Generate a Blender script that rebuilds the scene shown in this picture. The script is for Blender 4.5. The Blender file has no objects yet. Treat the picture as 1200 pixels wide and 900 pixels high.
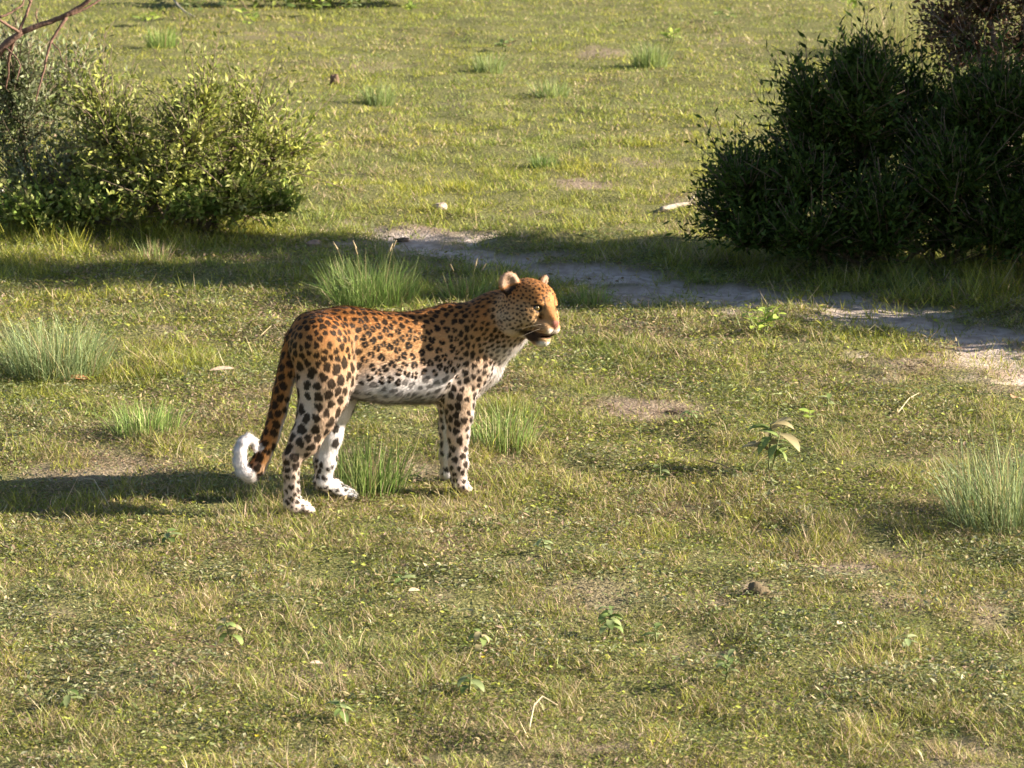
import bpy, bmesh, math, random, zlib
import numpy as np
from mathutils import Vector, Matrix, kdtree

random.seed(7)
rng = np.random.default_rng(7)
R = math.radians
scene = bpy.context.scene
col = scene.collection

# ------------------------------------------------------------------ camera
CAM_H, PITCH, FPX = 2.5, R(11.9), 3750.0          # metres, radians, focal length in photo pixels (1200 wide)
cam_data = bpy.data.cameras.new('camera')
cam_data.sensor_width = 36.0
cam_data.lens = FPX / 1200.0 * 36.0
cam_data.clip_start, cam_data.clip_end = 0.1, 2000.0
cam_data.dof.use_dof = True
cam_data.dof.focus_distance = 10.3
cam_data.dof.aperture_fstop = 11.0
cam = bpy.data.objects.new('camera', cam_data)
cam.location = (0, 0, CAM_H)
cam.rotation_euler = (R(90) - PITCH, 0, 0)
col.objects.link(cam)
scene.camera = cam

# ------------------------------------------------------------------ light
SUN_EL, SUN_AZ = R(21.5), R(2.5)                   # azimuth: 0 = from the right, positive = from the camera's side
world = bpy.data.worlds.new('World')
scene.world = world
world.use_nodes = True
wn = world.node_tree.nodes
sky = wn.new('ShaderNodeTexSky')
sky.sky_type = 'NISHITA'
sky.sun_disc = False
sky.sun_elevation = SUN_EL
sky.sun_rotation = R(90) + SUN_AZ
world.node_tree.links.new(sky.outputs[0], wn['Background'].inputs[0])
wn['Background'].inputs[1].default_value = 0.05
sun_data = bpy.data.lights.new('sun', 'SUN')
sun_data.energy = 5.0
sun_data.angle = R(0.5)
sun_data.color = (1.0, 0.89, 0.72)
sun = bpy.data.objects.new('sun', sun_data)
sun.rotation_euler = Vector((-math.cos(SUN_EL) * math.cos(SUN_AZ), math.cos(SUN_EL) * math.sin(SUN_AZ), -math.sin(SUN_EL))).to_track_quat('-Z', 'Y').to_euler()
sun.location = (6, 8, 6)
col.objects.link(sun)
vs = scene.view_settings
vs.view_transform = 'Standard'
vs.look = 'None'
vs.gamma = 1.0
vs.exposure = 1.8
scene.cycles.max_bounces = 6
scene.cycles.transparent_max_bounces = 6

# ------------------------------------------------------------------ helpers
def ray(px, py):
    """view ray through a photo pixel: direction in world space"""
    u, v = (px - 600.0) / FPX, (450.0 - py) / FPX
    return np.array([u, math.cos(PITCH) + v * math.sin(PITCH), -math.sin(PITCH) + v * math.cos(PITCH)])

def ground_at(px, py):
    d = ray(px, py)
    t = -CAM_H / d[2]
    return np.array([d[0] * t, d[1] * t, 0.0])

def point_at(px, py, y):
    d = ray(px, py)
    t = y / d[1]
    return np.array([d[0] * t, y, CAM_H + d[2] * t])

def px_size(y):                                    # metres per photo pixel at ground distance y
    return (y * math.cos(PITCH) + CAM_H * math.sin(PITCH)) / FPX

def _hash(ix, iy, seed):
    h = (ix.astype(np.int64) * 374761393 + iy.astype(np.int64) * 668265263 + seed * 974634737) & 0xFFFFFFFF
    h = ((h ^ (h >> 13)) * 1274126177) & 0xFFFFFFFF
    return ((h ^ (h >> 16)) & 0xFFFFFF) / float(0xFFFFFF)

def noise2(x, y, seed=0):
    ix, iy = np.floor(x), np.floor(y)
    fx, fy = x - ix, y - iy
    ux, uy = fx * fx * (3 - 2 * fx), fy * fy * (3 - 2 * fy)
    a, b = _hash(ix, iy, seed), _hash(ix + 1, iy, seed)
    c, d = _hash(ix, iy + 1, seed), _hash(ix + 1, iy + 1, seed)
    return (a * (1 - ux) + b * ux) * (1 - uy) + (c * (1 - ux) + d * ux) * uy

def fbm(x, y, seed=0, octaves=4):
    s, a, t = 0.0, 0.5, 0.0
    for o in range(octaves):
        s = s + a * noise2(x * 2 ** o + 17.3 * o, y * 2 ** o - 9.1 * o, seed + o)
        t += a
        a *= 0.5
    return s / t

def smooth(e0, e1, x):
    t = np.clip((x - e0) / (e1 - e0), 0, 1)
    return t * t * (3 - 2 * t)

def tag(o, label=None, cat=None, group=None, kind=None):
    if label: o['label'] = label
    if cat: o['category'] = cat
    if group: o['group'] = group
    if kind: o['kind'] = kind
    return o

def empty(name, loc, rz=0.0):
    o = bpy.data.objects.new(name, None)
    o.empty_display_size = 0.1
    o.location = loc
    o.rotation_euler = (0, 0, rz)
    col.objects.link(o)
    return o

def mesh_from(name, verts, faces_flat, loop_totals, color=None, normals=None, smooth_shade=True):
    """fast mesh from numpy arrays; color is per vertex, linear rgb"""
    me = bpy.data.meshes.new(name)
    verts = np.asarray(verts, np.float32)
    faces_flat = np.asarray(faces_flat, np.int32).ravel()
    loop_totals = np.asarray(loop_totals, np.int32)
    me.vertices.add(len(verts))
    me.vertices.foreach_set('co', verts.ravel())
    me.loops.add(len(faces_flat))
    me.loops.foreach_set('vertex_index', faces_flat)
    me.polygons.add(len(loop_totals))
    starts = np.concatenate([[0], np.cumsum(loop_totals)[:-1]]).astype(np.int32)
    me.polygons.foreach_set('loop_start', starts)
    me.polygons.foreach_set('use_smooth', np.full(len(loop_totals), smooth_shade, bool))
    me.update(calc_edges=True)
    if color is not None:
        ca = me.color_attributes.new('tint', 'FLOAT_COLOR', 'POINT')
        rgba = np.ones((len(verts), 4), np.float32)
        rgba[:, :3] = color
        ca.data.foreach_set('color', rgba.ravel())
    if normals is not None:
        me.normals_split_custom_set_from_vertices(np.asarray(normals, np.float32))
    return me

def link(name, me, mat=None, parent=None, loc=None):
    o = bpy.data.objects.new(name, me)
    if mat and not me.materials:
        me.materials.append(mat)
    if parent: o.parent = parent
    if loc is not None: o.location = loc
    col.objects.link(o)
    return o

def unit(v):
    return v / np.maximum(np.linalg.norm(v, axis=-1, keepdims=True), 1e-9)

class Builder:
    """collects tubes and leaves, builds ONE mesh"""
    def __init__(s):
        s.v, s.f, s.t, s.c, s.n = [], [], [], [], 0
    def add(s, v, f, totals, c):
        v = np.asarray(v, float)
        s.v.append(v); s.f.append(np.asarray(f).ravel() + s.n); s.t.append(np.asarray(totals))
        c = np.asarray(c, float)
        s.c.append(np.broadcast_to(c, (len(v), 3)) if c.ndim == 1 else c)
        s.n += len(v)
    def tube(s, pts, r0, r1, c=(.2, .15, .1), sides=5):
        pts = np.asarray(pts, float); n = len(pts)
        t = unit(np.gradient(pts, axis=0))
        ref = np.array([0.31, 0.17, 0.93]) if abs(t[0][2]) < 0.9 else np.array([1., .1, 0])
        a = unit(np.cross(t, ref)); b = np.cross(t, a)
        ang = np.arange(sides) * 2 * math.pi / sides
        rad = np.linspace(r0, r1, n)[:, None, None]
        ring = pts[:, None] + rad * (a[:, None] * np.cos(ang)[None, :, None] + b[:, None] * np.sin(ang)[None, :, None])
        f = []
        for i in range(n - 1):
            for k in range(sides):
                k2 = (k + 1) % sides
                f.append((i * sides + k, i * sides + k2, (i + 1) * sides + k2, (i + 1) * sides + k))
        tot = [4] * len(f)
        flat = list(np.array(f).ravel())
        flat += list(range(sides))[::-1]; tot.append(sides)
        flat += [(n - 1) * sides + k for k in range(sides)]; tot.append(sides)
        s.add(ring.reshape(-1, 3), flat, tot, c)
    def leaves(s, p, d, nrm, length, width, c, fold=0.25):
        """pointed folded leaves: base, left, right, mid, tip; arrays of N"""
        n = len(p)
        side = unit(np.cross(d, nrm)); nrm = unit(np.cross(side, d))
        L, W = np.asarray(length).reshape(-1, 1), np.asarray(width).reshape(-1, 1)
        mid = p + d * L * .5 - nrm * W * fold
        l = p + d * L * .45 + side * W * .5
        r = p + d * L * .45 - side * W * .5
        tip = p + d * L - nrm * L * 0.08
        V = np.stack([p, l, mid, r, tip], 1).reshape(-1, 3)
        base = np.arange(n)[:, None] * 5
        F = (base + np.array([[0, 2, 1, 1, 2, 4, 0, 3, 2, 2, 3, 4]])).reshape(-1)
        s.add(V, F, np.full(n * 4, 3), np.repeat(c, 5, axis=0))
    def build(s, name, mat, parent=None, loc=None, smooth_shade=True):
        me = mesh_from(name, np.concatenate(s.v), np.concatenate(s.f), np.concatenate(s.t), np.concatenate(s.c), smooth_shade=smooth_shade)
        return link(name, me, mat, parent, loc)

# ------------------------------------------------------------------ materials
def material(name):
    m = bpy.data.materials.new(name)
    m.use_nodes = True
    nt = m.node_tree
    return m, nt, nt.nodes['Principled BSDF'], nt.nodes['Material Output']

def tint_material(name, rough=0.6, translucent=0.0, spec=0.3, noise_scale=0.0, noise_amt=0.0, bump=0.0, sheen=0.0, coat=0.0):
    m, nt, b, out = material(name)
    L = nt.links
    at = nt.nodes.new('ShaderNodeAttribute'); at.attribute_name = 'tint'
    c = at.outputs['Color']
    if noise_amt:
        tc = nt.nodes.new('ShaderNodeTexCoord')
        nz = nt.nodes.new('ShaderNodeTexNoise'); nz.inputs['Scale'].default_value = noise_scale; nz.inputs['Detail'].default_value = 4
        L.new(tc.outputs['Object'], nz.inputs['Vector'])
        mr = nt.nodes.new('ShaderNodeMapRange')
        mr.inputs['From Min'].default_value, mr.inputs['From Max'].default_value = 0.25, 0.75
        mr.inputs['To Min'].default_value, mr.inputs['To Max'].default_value = 1 - noise_amt, 1 + noise_amt
        L.new(nz.outputs['Fac'], mr.inputs['Value'])
        mx = nt.nodes.new('ShaderNodeVectorMath'); mx.operation = 'MULTIPLY'
        L.new(c, mx.inputs[0]); L.new(mr.outputs[0], mx.inputs[1])
        c = mx.outputs[0]
        if bump:
            bp = nt.nodes.new('ShaderNodeBump'); bp.inputs['Strength'].default_value = bump; bp.inputs['Distance'].default_value = 0.01
            L.new(nz.outputs['Fac'], bp.inputs['Height']); L.new(bp.outputs[0], b.inputs['Normal'])
    L.new(c, b.inputs['Base Color'])
    b.inputs['Roughness'].default_value = rough
    b.inputs['Specular IOR Level'].default_value = spec
    if sheen:
        b.inputs['Sheen Weight'].default_value = sheen
        b.inputs['Sheen Roughness'].default_value = 0.5
    if coat:
        b.inputs['Coat Weight'].default_value = coat
        b.inputs['Coat Roughness'].default_value = 0.05
    if translucent:
        tr = nt.nodes.new('ShaderNodeBsdfTranslucent')
        L.new(c, tr.inputs['Color'])
        ms = nt.nodes.new('ShaderNodeMixShader'); ms.inputs[0].default_value = translucent
        L.new(b.outputs[0], ms.inputs[1]); L.new(tr.outputs[0], ms.inputs[2])
        L.new(ms.outputs[0], out.inputs['Surface'])
    return m

M_GRASS = tint_material('grass_blade', 0.55, 0.30, 0.25)
M_LEAF = tint_material('leaf', 0.6, 0.28, 0.2)
M_BARK = tint_material('bark', 0.85, 0, 0.2, 60, 0.4, 0.6)
M_DRY = tint_material('dry_leaf', 0.8, 0.15, 0.2, 70, 0.35, 0.4)
M_STONE = tint_material('stone', 0.9, 0, 0.2, 45, 0.3, 0.8)
M_COAT = tint_material('coat', 0.62, 0, 0.2, 160, 0.18, 0.25, sheen=0.15)
M_FUR = tint_material('fur', 0.6, 0.12, 0.2)
M_EYE = tint_material('eye', 0.08, 0, 0.6, coat=1.0)

# ------------------------------------------------------------------ ground: relief, bare earth, track
def gz(x, y):
    """ground height"""
    x, y = np.asarray(x, float), np.asarray(y, float)
    h = (fbm(x * 0.9, y * 0.9, 3, 3) - 0.5) * 0.05 + (fbm(x * 4, y * 4, 11, 3) - 0.5) * 0.06
    flat = np.exp(-(((x + 0.4) / 0.7) ** 2 + ((y - 10.1) / 0.6) ** 2))
    return h * (1 - 0.85 * flat) - 0.006 - 0.03 * track(x, y)

_track_px = [(462, 272), (500, 282), (560, 296), (640, 306), (730, 322), (800, 338), (880, 345), (960, 352), (1040, 366), (1110, 386), (1180, 408), (1290, 440), (1500, 500)]
_track_w = [0.28, 0.38, 0.28, 0.22, 0.28, 0.35, 0.38, 0.38, 0.30, 0.30, 0.34, 0.3, 0.3]
_TP = np.array([ground_at(*p)[:2] for p in _track_px])

def track(x, y):
    """0..1: how bare the sandy track is here"""
    x, y = np.asarray(x, float), np.asarray(y, float)
    best = np.full(x.shape, 9.0)
    for i in range(len(_TP) - 1):
        a, b = _TP[i], _TP[i + 1]
        ba = b - a
        t = np.clip(((x - a[0]) * ba[0] + (y - a[1]) * ba[1]) / (ba @ ba), 0, 1)
        d = np.hypot((x - a[0] - ba[0] * t), (y - a[1] - ba[1] * t))
        w = _track_w[i] * (1 - t) + _track_w[i + 1] * t
        best = np.minimum(best, d / w)
    n = .5 * fbm(x * 1.6, y * 7, 21, 4) + .5 * fbm(x * 6, y * 9, 23, 3)
    return 1 - smooth(0.55, 1.25, best + (n - 0.5) * 3.8)

# bare or thin patches: photo x, y, half-widths in pixels, strength
_bare_px = [(745, 482, 85, 13, 1.0), (678, 213, 40, 10, .9), (1085, 428, 60, 10, .9), (690, 700, 60, 20, .5), (990, 658, 60, 10, .9),
            (110, 545, 90, 16, .7), (380, 795, 70, 12, .8), (480, 892, 60, 10, .9), (330, 890, 60, 12, .7), (885, 690, 30, 10, .9),
            (670, 880, 70, 12, .7), (230, 700, 40, 7, .3), (560, 600, 40, 12, .8), (520, 590, 30, 8, .8), (90, 465, 40, 8, .6),
            (1050, 650, 50, 12, .7), (820, 760, 60, 14, .5), (60, 720, 40, 8, .5), (180, 850, 40, 8, .4), (1100, 880, 80, 16, .7), (900, 830, 50, 12, .5),
            (540, 125, 40, 6, .3), (420, 75, 60, 8, .3), (700, 60, 40, 6, .7), (345, 168, 40, 6, .3), (860, 45, 40, 6, .3), (330, 40, 70, 8, .4),
            (1185, 425, 70, 26, 1.0), (480, 270, 50, 14, 1.0), (640, 250, 30, 7, .5), (745, 190, 40, 6, .6)]
_BP = []
for _x, _y, _rx, _ry, _s in _bare_px:
    _c = ground_at(_x, _y)
    _ymin, _ymax = ground_at(_x, _y - _ry)[1], ground_at(_x, _y + _ry)[1]
    _BP.append((_c[0], _c[1], _rx * px_size(_c[1]), abs(_ymax - _ymin) / 2, _s))

def bare(x, y):
    x, y = np.asarray(x, float), np.asarray(y, float)
    b = np.zeros(x.shape)
    n = fbm(x * 5, y * 5, 31, 4)
    for cx, cy, rx, ry, s in _BP:
        d = np.hypot((x - cx) / rx, (y - cy) / ry)
        b = np.maximum(b, s * (1 - smooth(0.5, 1.3, d + (n - 0.5) * 1.6)))
    spots = smooth(0.66, 0.80, fbm(x * 3.6, y * 2.6, 77, 4)) * 0.7 * smooth(19, 14, y)
    return np.maximum(np.maximum(b, spots), track(x, y))

def axis(lo, hi, step, far_lo, far_hi):
    a = list(np.arange(lo, hi + 1e-6, step))
    s = step
    while a[-1] < far_hi:
        s *= 1.35; a.append(a[-1] + s)
    s = step
    while a[0] > far_lo:
        s *= 1.35; a.insert(0, a[0] - s)
    return np.array(a)

gx, gy = axis(-5.6, 5.6, 0.07, -500, 500), axis(6.3, 31.0, 0.085, -300, 900)
GX, GY = np.meshgrid(gx, gy)
GZ = gz(GX, GY)
fade = smooth(40, 15, np.hypot(GX, GY - 15))
GZ = GZ * np.where(np.hypot(GX, GY - 15) < 40, 1, 0.3)
bareg = bare(GX, GY); trk = track(GX, GY)
nx_, ny_ = len(gx), len(gy)
idx = np.arange(nx_ * ny_).reshape(ny_, nx_)
quads = np.stack([idx[:-1, :-1], idx[:-1, 1:], idx[1:, 1:], idx[1:, :-1]], -1).reshape(-1, 4)
gcol = np.stack([bareg, trk, np.zeros_like(trk)], -1).reshape(-1, 3)
ground_me = mesh_from('ground', np.stack([GX, GY, GZ], -1).reshape(-1, 3), quads, np.full(len(quads), 4), gcol)

def ground_material():
    m, nt, b, out = material('ground')
    L, N = nt.links, nt.nodes
    at = N.new('ShaderNodeAttribute'); at.attribute_name = 'tint'
    sp = N.new('ShaderNodeSeparateColor'); L.new(at.outputs['Color'], sp.inputs[0])
    tc = N.new('ShaderNodeTexCoord')
    def nz(scale, detail=6):
        n = N.new('ShaderNodeTexNoise'); n.inputs['Scale'].default_value = scale; n.inputs['Detail'].default_value = detail
        L.new(tc.outputs['Object'], n.inputs['Vector']); return n.outputs['Fac']
    def ramp(fac, stops):
        r = N.new('ShaderNodeValToRGB'); el = r.color_ramp.elements
        while len(el) < len(stops): el.new(0.5)
        for e, (p, c) in zip(el, stops): e.position = p; e.color = (*c, 1)
        L.new(fac, r.inputs[0]); return r.outputs[0]
    def mix(fac, a, c):
        x = N.new('ShaderNodeMix'); x.data_type = 'RGBA'
        L.new(fac, x.inputs[0]); L.new(a, x.inputs[6]); L.new(c, x.inputs[7]); return x.outputs[2]
    turf = ramp(nz(75, 8), [(0.3, (0.055, 0.06, 0.022)), (0.5, (0.14, 0.14, 0.05)), (0.7, (0.28, 0.25, 0.11))])
    soil = ramp(nz(40, 8), [(0.25, (0.14, 0.10, 0.07)), (0.5, (0.27, 0.20, 0.145)), (0.75, (0.40, 0.31, 0.24))])
    sand = ramp(nz(18, 8), [(0.25, (0.26, 0.20, 0.17)), (0.5, (0.46, 0.375, 0.325)), (0.75, (0.60, 0.51, 0.46))])
    c = mix(sp.outputs[0], turf, soil)
    c = mix(sp.outputs[1], c, sand)
    L.new(c, b.inputs['Base Color'])
    b.inputs['Roughness'].default_value = 0.95
    b.inputs['Specular IOR Level'].default_value = 0.15
    bp = N.new('ShaderNodeBump'); bp.inputs['Strength'].default_value = 0.7; bp.inputs['Distance'].default_value = 0.02
    L.new(nz(80, 8), bp.inputs['Height']); L.new(bp.outputs[0], b.inputs['Normal'])
    return m
tag(link('ground', ground_me, ground_material()), kind='structure')

# ------------------------------------------------------------------ grass
def blades(x, y, z, length, width, lean, az, c, bend=0.5, tri=False):
    """grass blades as one batch: base pair, middle pair, tip"""
    n = len(x)
    p = np.stack([x, y, z], -1)
    h = np.stack([np.cos(az), np.sin(az), np.zeros(n)], -1)
    up = np.array([0, 0, 1.0])
    faz = az + rng.normal(0, 0.9, n) + np.pi / 2
    side = np.stack([np.cos(faz), np.sin(faz), np.zeros(n)], -1) * (width / 2)[:, None]
    d1 = h * np.sin(lean)[:, None] + up * np.cos(lean)[:, None]
    lean2 = np.minimum(lean + bend, 1.75)
    d2 = h * np.sin(lean2)[:, None] + up * np.cos(lean2)[:, None]
    L = length[:, None]
    base = np.arange(n)[:, None]
    if tri:
        V = np.stack([p - side, p + side, p + d1 * L * .5 + d2 * L * .5], 1).reshape(-1, 3)
        return V, (base * 3 + np.array([[0, 1, 2]])).ravel(), np.full(n, 3), np.repeat(c, 3, axis=0)
    mid = p + d1 * L * .5
    V = np.stack([p - side * .8, p + side * .8, mid + side, mid - side, mid + d2 * L * .5], 1).reshape(-1, 3)
    F = (base * 5 + np.array([[0, 1, 2, 3, 3, 2, 4]])).ravel()
    T = np.tile([4, 3], n)
    return V, F, T, np.repeat(c, 5, axis=0)

GREENS = np.array([(.245, .28, .04), (.18, .22, .035), (.31, .325, .055), (.21, .25, .08), (.37, .36, .07)])
STRAWS = np.array([(.47, .38, .20), (.40, .31, .16), (.54, .46, .29), (.32, .23, .13), (.47, .33, .24)])

def scatter_field(n, ylo, yhi, power):
    """points over the visible wedge with a margin at each side"""
    u = rng.random(n)
    k = 2 - power
    y = (ylo ** k + u * (yhi ** k - ylo ** k)) ** (1 / k)
    half = 0.165 * y + np.where(rng.random(n) < 0.22, 1.4, 0.12)
    x = (rng.random(n) * 2 - 1) * half
    return x, y

# photo x, y, radius px, extra length factor
_lush = [(250, 588, 70, .9), (120, 590, 90, .6), (345, 606, 26, .7), (540, 581, 24, .7), (405, 592, 24, .7), (432, 578, 70, .5), (592, 526, 60, .5), (172, 516, 60, .4), (66, 438, 90, .4), (1180, 618, 120, .5), (545, 335, 70, 1.3), (370, 335, 70, 1.0), (690, 350, 50, 1.0), (600, 490, 60, .9), (300, 320, 60, .5), (470, 590, 60, .5),
         (1100, 320, 150, 1.2), (900, 300, 120, .8), (1180, 340, 90, 1.4), (100, 260, 260, 1.3), (280, 260, 120, 1.0), (420, 320, 60, 1.0)]
_LU = []
for _x, _y, _r, _s in _lush:
    _c = ground_at(_x, _y); _LU.append((_c[0], _c[1], _r * px_size(_c[1]), _s))
def lush(x, y):
    s = np.zeros(x.shape)
    for cx, cy, r, k in _LU:
        s = np.maximum(s, k * np.exp(-(((x - cx) / r) ** 2 + ((y - cy) / (r * 1.2)) ** 2)))
    return s

def turf(n, ylo, yhi, power, tri, wscale, lscale):
    x, y = scatter_field(n, ylo, yhi, power)
    b = bare(x, y)
    dens = np.clip(1.14 - b, 0.0, 1) * (0.25 + 0.95 * smooth(0.34, 0.54, fbm(x * 8, y * 6, 67, 3))) * (0.5 + .6 * smooth(.3, .5, fbm(x * 19, y * 15, 69, 2)))
    keep = rng.random(n) < dens
    x, y = x[keep], y[keep]; n = len(x)
    lu = lush(x, y)
    patch = fbm(x * 1.3, y * 1.0, 41, 4); fine = fbm(x * 6, y * 6, 51, 3)
    dry = smooth(0.36, 0.66, 0.55 * patch + 0.45 * fine + 0.02 - 0.14 * np.minimum(lu, 1) + 0.20 * smooth(12.0, 8.5, y) - .09 * smooth(12, 20, y))
    is_straw = rng.random(n) < (0.08 + 0.42 * dry)
    g = GREENS[rng.integers(0, len(GREENS), n)]; s = STRAWS[rng.integers(0, len(STRAWS), n)]
    hue = fbm(x * 2.2, y * 1.7, 91, 3)[:, None]
    g = g * (np.array([1.28, 1.15, .75]) * hue + np.array([.82, .94, 1.3]) * (1 - hue))
    c = np.where(is_straw[:, None], s, g) * np.exp(rng.normal(0, 0.2, (n, 1)))
    clump = fbm(x * 8, y * 6, 67, 3)
    length = lscale * (1 + (smooth(.36, .66, clump) * 1.3 - .6) * smooth(22, 11, y)) * rng.gamma(4, 0.25, n) * (0.014 + 0.013 * smooth(.35, .7, fbm(x * 3, y * 3, 61, 3))) * (1 + lu)
    width = wscale * (0.0020 + 0.0018 * rng.random(n))
    lean = .15 + 1.25 * rng.random(n) ** 1.1 + is_straw * rng.random(n) * 0.4
    lean = np.minimum(lean * (1 - .3 * np.minimum(lu, 1)), 1.5)
    az = rng.random(n) * 2 * np.pi
    z = gz(x, y) - 0.002 + is_straw * rng.random(n) * 0.008
    return blades(x, y, z, length, width, lean, az, c, 0.5, tri)

def ground_leaves(n, ylo, yhi):
    """tiny broad leaves of creeping weeds in clusters"""
    x, y = scatter_field(n, ylo, yhi, 1.5)
    cl = smooth(0.48, 0.66, fbm(x * 3.4, y * 3.4, 71, 3)) * (1 - bare(x, y))
    keep = rng.random(n) < cl * .9
    x, y = x[keep], y[keep]; n = len(x)
    p = np.stack([x, y, gz(x, y) + 0.006 + rng.random(n) * 0.02], -1)
    az = rng.random(n) * 2 * np.pi
    d = np.stack([np.cos(az), np.sin(az), rng.normal(0.25, 0.35, n)], -1); d = unit(d)
    nrm = unit(np.stack([rng.normal(0, .35, n), rng.normal(0, .35, n), np.ones(n)], -1))
    base = np.array([(.20, .22, .10), (.25, .26, .14), (.17, .21, .07), (.30, .30, .19)])[rng.integers(0, 4, n)]
    lit = rng.random(n) < .22
    base[lit] = STRAWS[rng.integers(0, 5, lit.sum())] * .85
    c = base * np.exp(rng.normal(0, 0.2, (n, 1)))
    B = Builder()
    B.leaves(p, d, nrm, .009 + .017 * rng.random(n) ** 1.5, .0045 + .0065 * rng.random(n), c)
    return B.v[0], B.f[0], B.t[0], B.c[0]

def merge(name, parts, mat, kind='stuff'):
    V, F, T, C, n = [], [], [], [], 0
    for v, f, t, c in parts:
        V.append(v); F.append(f + n); T.append(t); C.append(c); n += len(v)
    me = mesh_from(name, np.concatenate(V), np.concatenate(F), np.concatenate(T), np.concatenate(C))
    return tag(link(name, me, mat), kind=kind)

g = merge('grass', [turf(600000, 7.0, 12.5, 1.4, True, .9, .95), turf(70000, 7.0, 12.5, 1.4, False, .85, .95),
                    turf(460000, 12.0, 19.0, 1.4, True, 1.5, 1.35),
                    turf(390000, 18.5, 32.0, 1.5, True, 2.5, 1.3)], M_GRASS)
tag(g, 'short sunlit turf of green blades and dry straw over the whole clearing', 'grass')
w = merge('creeping_weeds', [ground_leaves(130000, 7.0, 15.0)], M_LEAF)
tag(w, 'tiny grey green leaves creeping flat among the short turf', 'ground cover')

# thatch between the blades: scraps of leaf and straw, tiny leaves, instanced in small mats
def thatch_mat(tones, n=70):
    B = Builder()
    r = .075 * np.sqrt(rng.random(n)); a = rng.random(n) * 2 * np.pi
    p = np.stack([r * np.cos(a), r * np.sin(a), .001 + .009 * rng.random(n)], -1)
    az = rng.random(n) * 2 * np.pi
    d = unit(np.stack([np.cos(az), np.sin(az), np.clip(rng.normal(.35, .4, n), -.2, .75)], -1))
    nrm = unit(rng.normal(0, .55, (n, 3)) + np.array([0, 0, 1.]))
    c = np.asarray(tones)[rng.integers(0, len(tones), n)] * np.exp(rng.normal(0, .3, (n, 1)))
    L = .007 + .012 * rng.random(n) ** 1.5
    B.leaves(p, d, nrm, L, np.where(rng.random(n) < .18, L * .38, L * rng.uniform(.08, .18, n)), c * np.minimum(.95, .34 / c.max(1, keepdims=True)))
    return mesh_from('thatch_mat', B.v[0], B.f[0], B.t[0], B.c[0])
GG, SS, PK = [tuple(v) for v in GREENS], [tuple(v) for v in STRAWS], [(.40, .29, .22), (.30, .20, .14), (.48, .36, .28)]
WG = [(.24, .27, .12), (.30, .31, .17), (.19, .23, .08), (.15, .19, .06)]
mats = bpy.data.collections.new('thatch_mats')
for k, tones in enumerate([GG + GG + SS, GG + GG + GG + SS + PK, WG + WG + GG, SS + SS + PK + GG, PK + PK + SS + WG, WG + SS + GG]):
    me_ = thatch_mat(tones); me_.materials.append(M_LEAF)
    mats.objects.link(bpy.data.objects.new('thatch_mat_%02d' % k, me_))
def thatch(n):
    x, y = scatter_field(n, 7.0, 17.0, 1.5)
    b = bare(x, y)
    keep = rng.random(n) < np.clip(1.0 - .85 * b, .06, 1) * (.25 + .75 * smooth(.38, .56, fbm(x * 4.3, y * 3.1, 103, 3))) * smooth(17, 12.5, y) * (1 - smooth(.2, .5, track(x, y)))
    x, y, b = x[keep], y[keep], b[keep]; n = len(x)
    f = fbm(x * 2.1, y * 1.7, 101, 3) + rng.normal(0, .09, n) + .25 * b
    variant = np.select([f < .36, f < .48, f < .56, f < .64, f < .72], [2, 0, 5, 1, 3], 4).astype(np.int32)
    me_ = bpy.data.meshes.new('thatch')
    me_.vertices.add(n)
    me_.vertices.foreach_set('co', np.stack([x, y, gz(x, y)], -1).astype(np.float32).ravel())
    for nm, tp, val in (('variant', 'INT', variant), ('turn', 'FLOAT', rng.random(n) * 6.28), ('size', 'FLOAT', rng.uniform(.7, 1.35, n) * np.clip(y / 9.5, .9, 1.5))):
        at = me_.attributes.new(nm, tp, 'POINT'); at.data.foreach_set('value', val.astype(np.int32 if tp == 'INT' else np.float32))
    o = link('thatch', me_, M_LEAF)
    tree = bpy.data.node_groups.new('thatch_scatter', 'GeometryNodeTree')
    tree.interface.new_socket('Geometry', in_out='INPUT', socket_type='NodeSocketGeometry')
    tree.interface.new_socket('Geometry', in_out='OUTPUT', socket_type='NodeSocketGeometry')
    N, L = tree.nodes, tree.links
    gi, go = N.new('NodeGroupInput'), N.new('NodeGroupOutput')
    ci = N.new('GeometryNodeCollectionInfo'); ci.inputs['Collection'].default_value = mats; ci.inputs['Separate Children'].default_value = True; ci.inputs['Reset Children'].default_value = True
    ip = N.new('GeometryNodeInstanceOnPoints'); ip.inputs['Pick Instance'].default_value = True
    def named(nm, tp):
        a = N.new('GeometryNodeInputNamedAttribute'); a.data_type = tp; a.inputs['Name'].default_value = nm; return a.outputs['Attribute']
    cx = N.new('ShaderNodeCombineXYZ'); L.new(named('turn', 'FLOAT'), cx.inputs['Z'])
    L.new(gi.outputs[0], ip.inputs['Points']); L.new(ci.outputs[0], ip.inputs['Instance'])
    L.new(named('variant', 'INT'), ip.inputs['Instance Index']); L.new(cx.outputs[0], ip.inputs['Rotation']); L.new(named('size', 'FLOAT'), ip.inputs['Scale'])
    L.new(ip.outputs[0], go.inputs[0])
    md = o.modifiers.new('scatter', 'NODES'); md.node_group = tree
    return tag(o, 'low matted thatch of leaf scraps and dry bits between the grass blades', 'ground cover', kind='stuff')
thatch(19000)

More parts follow.
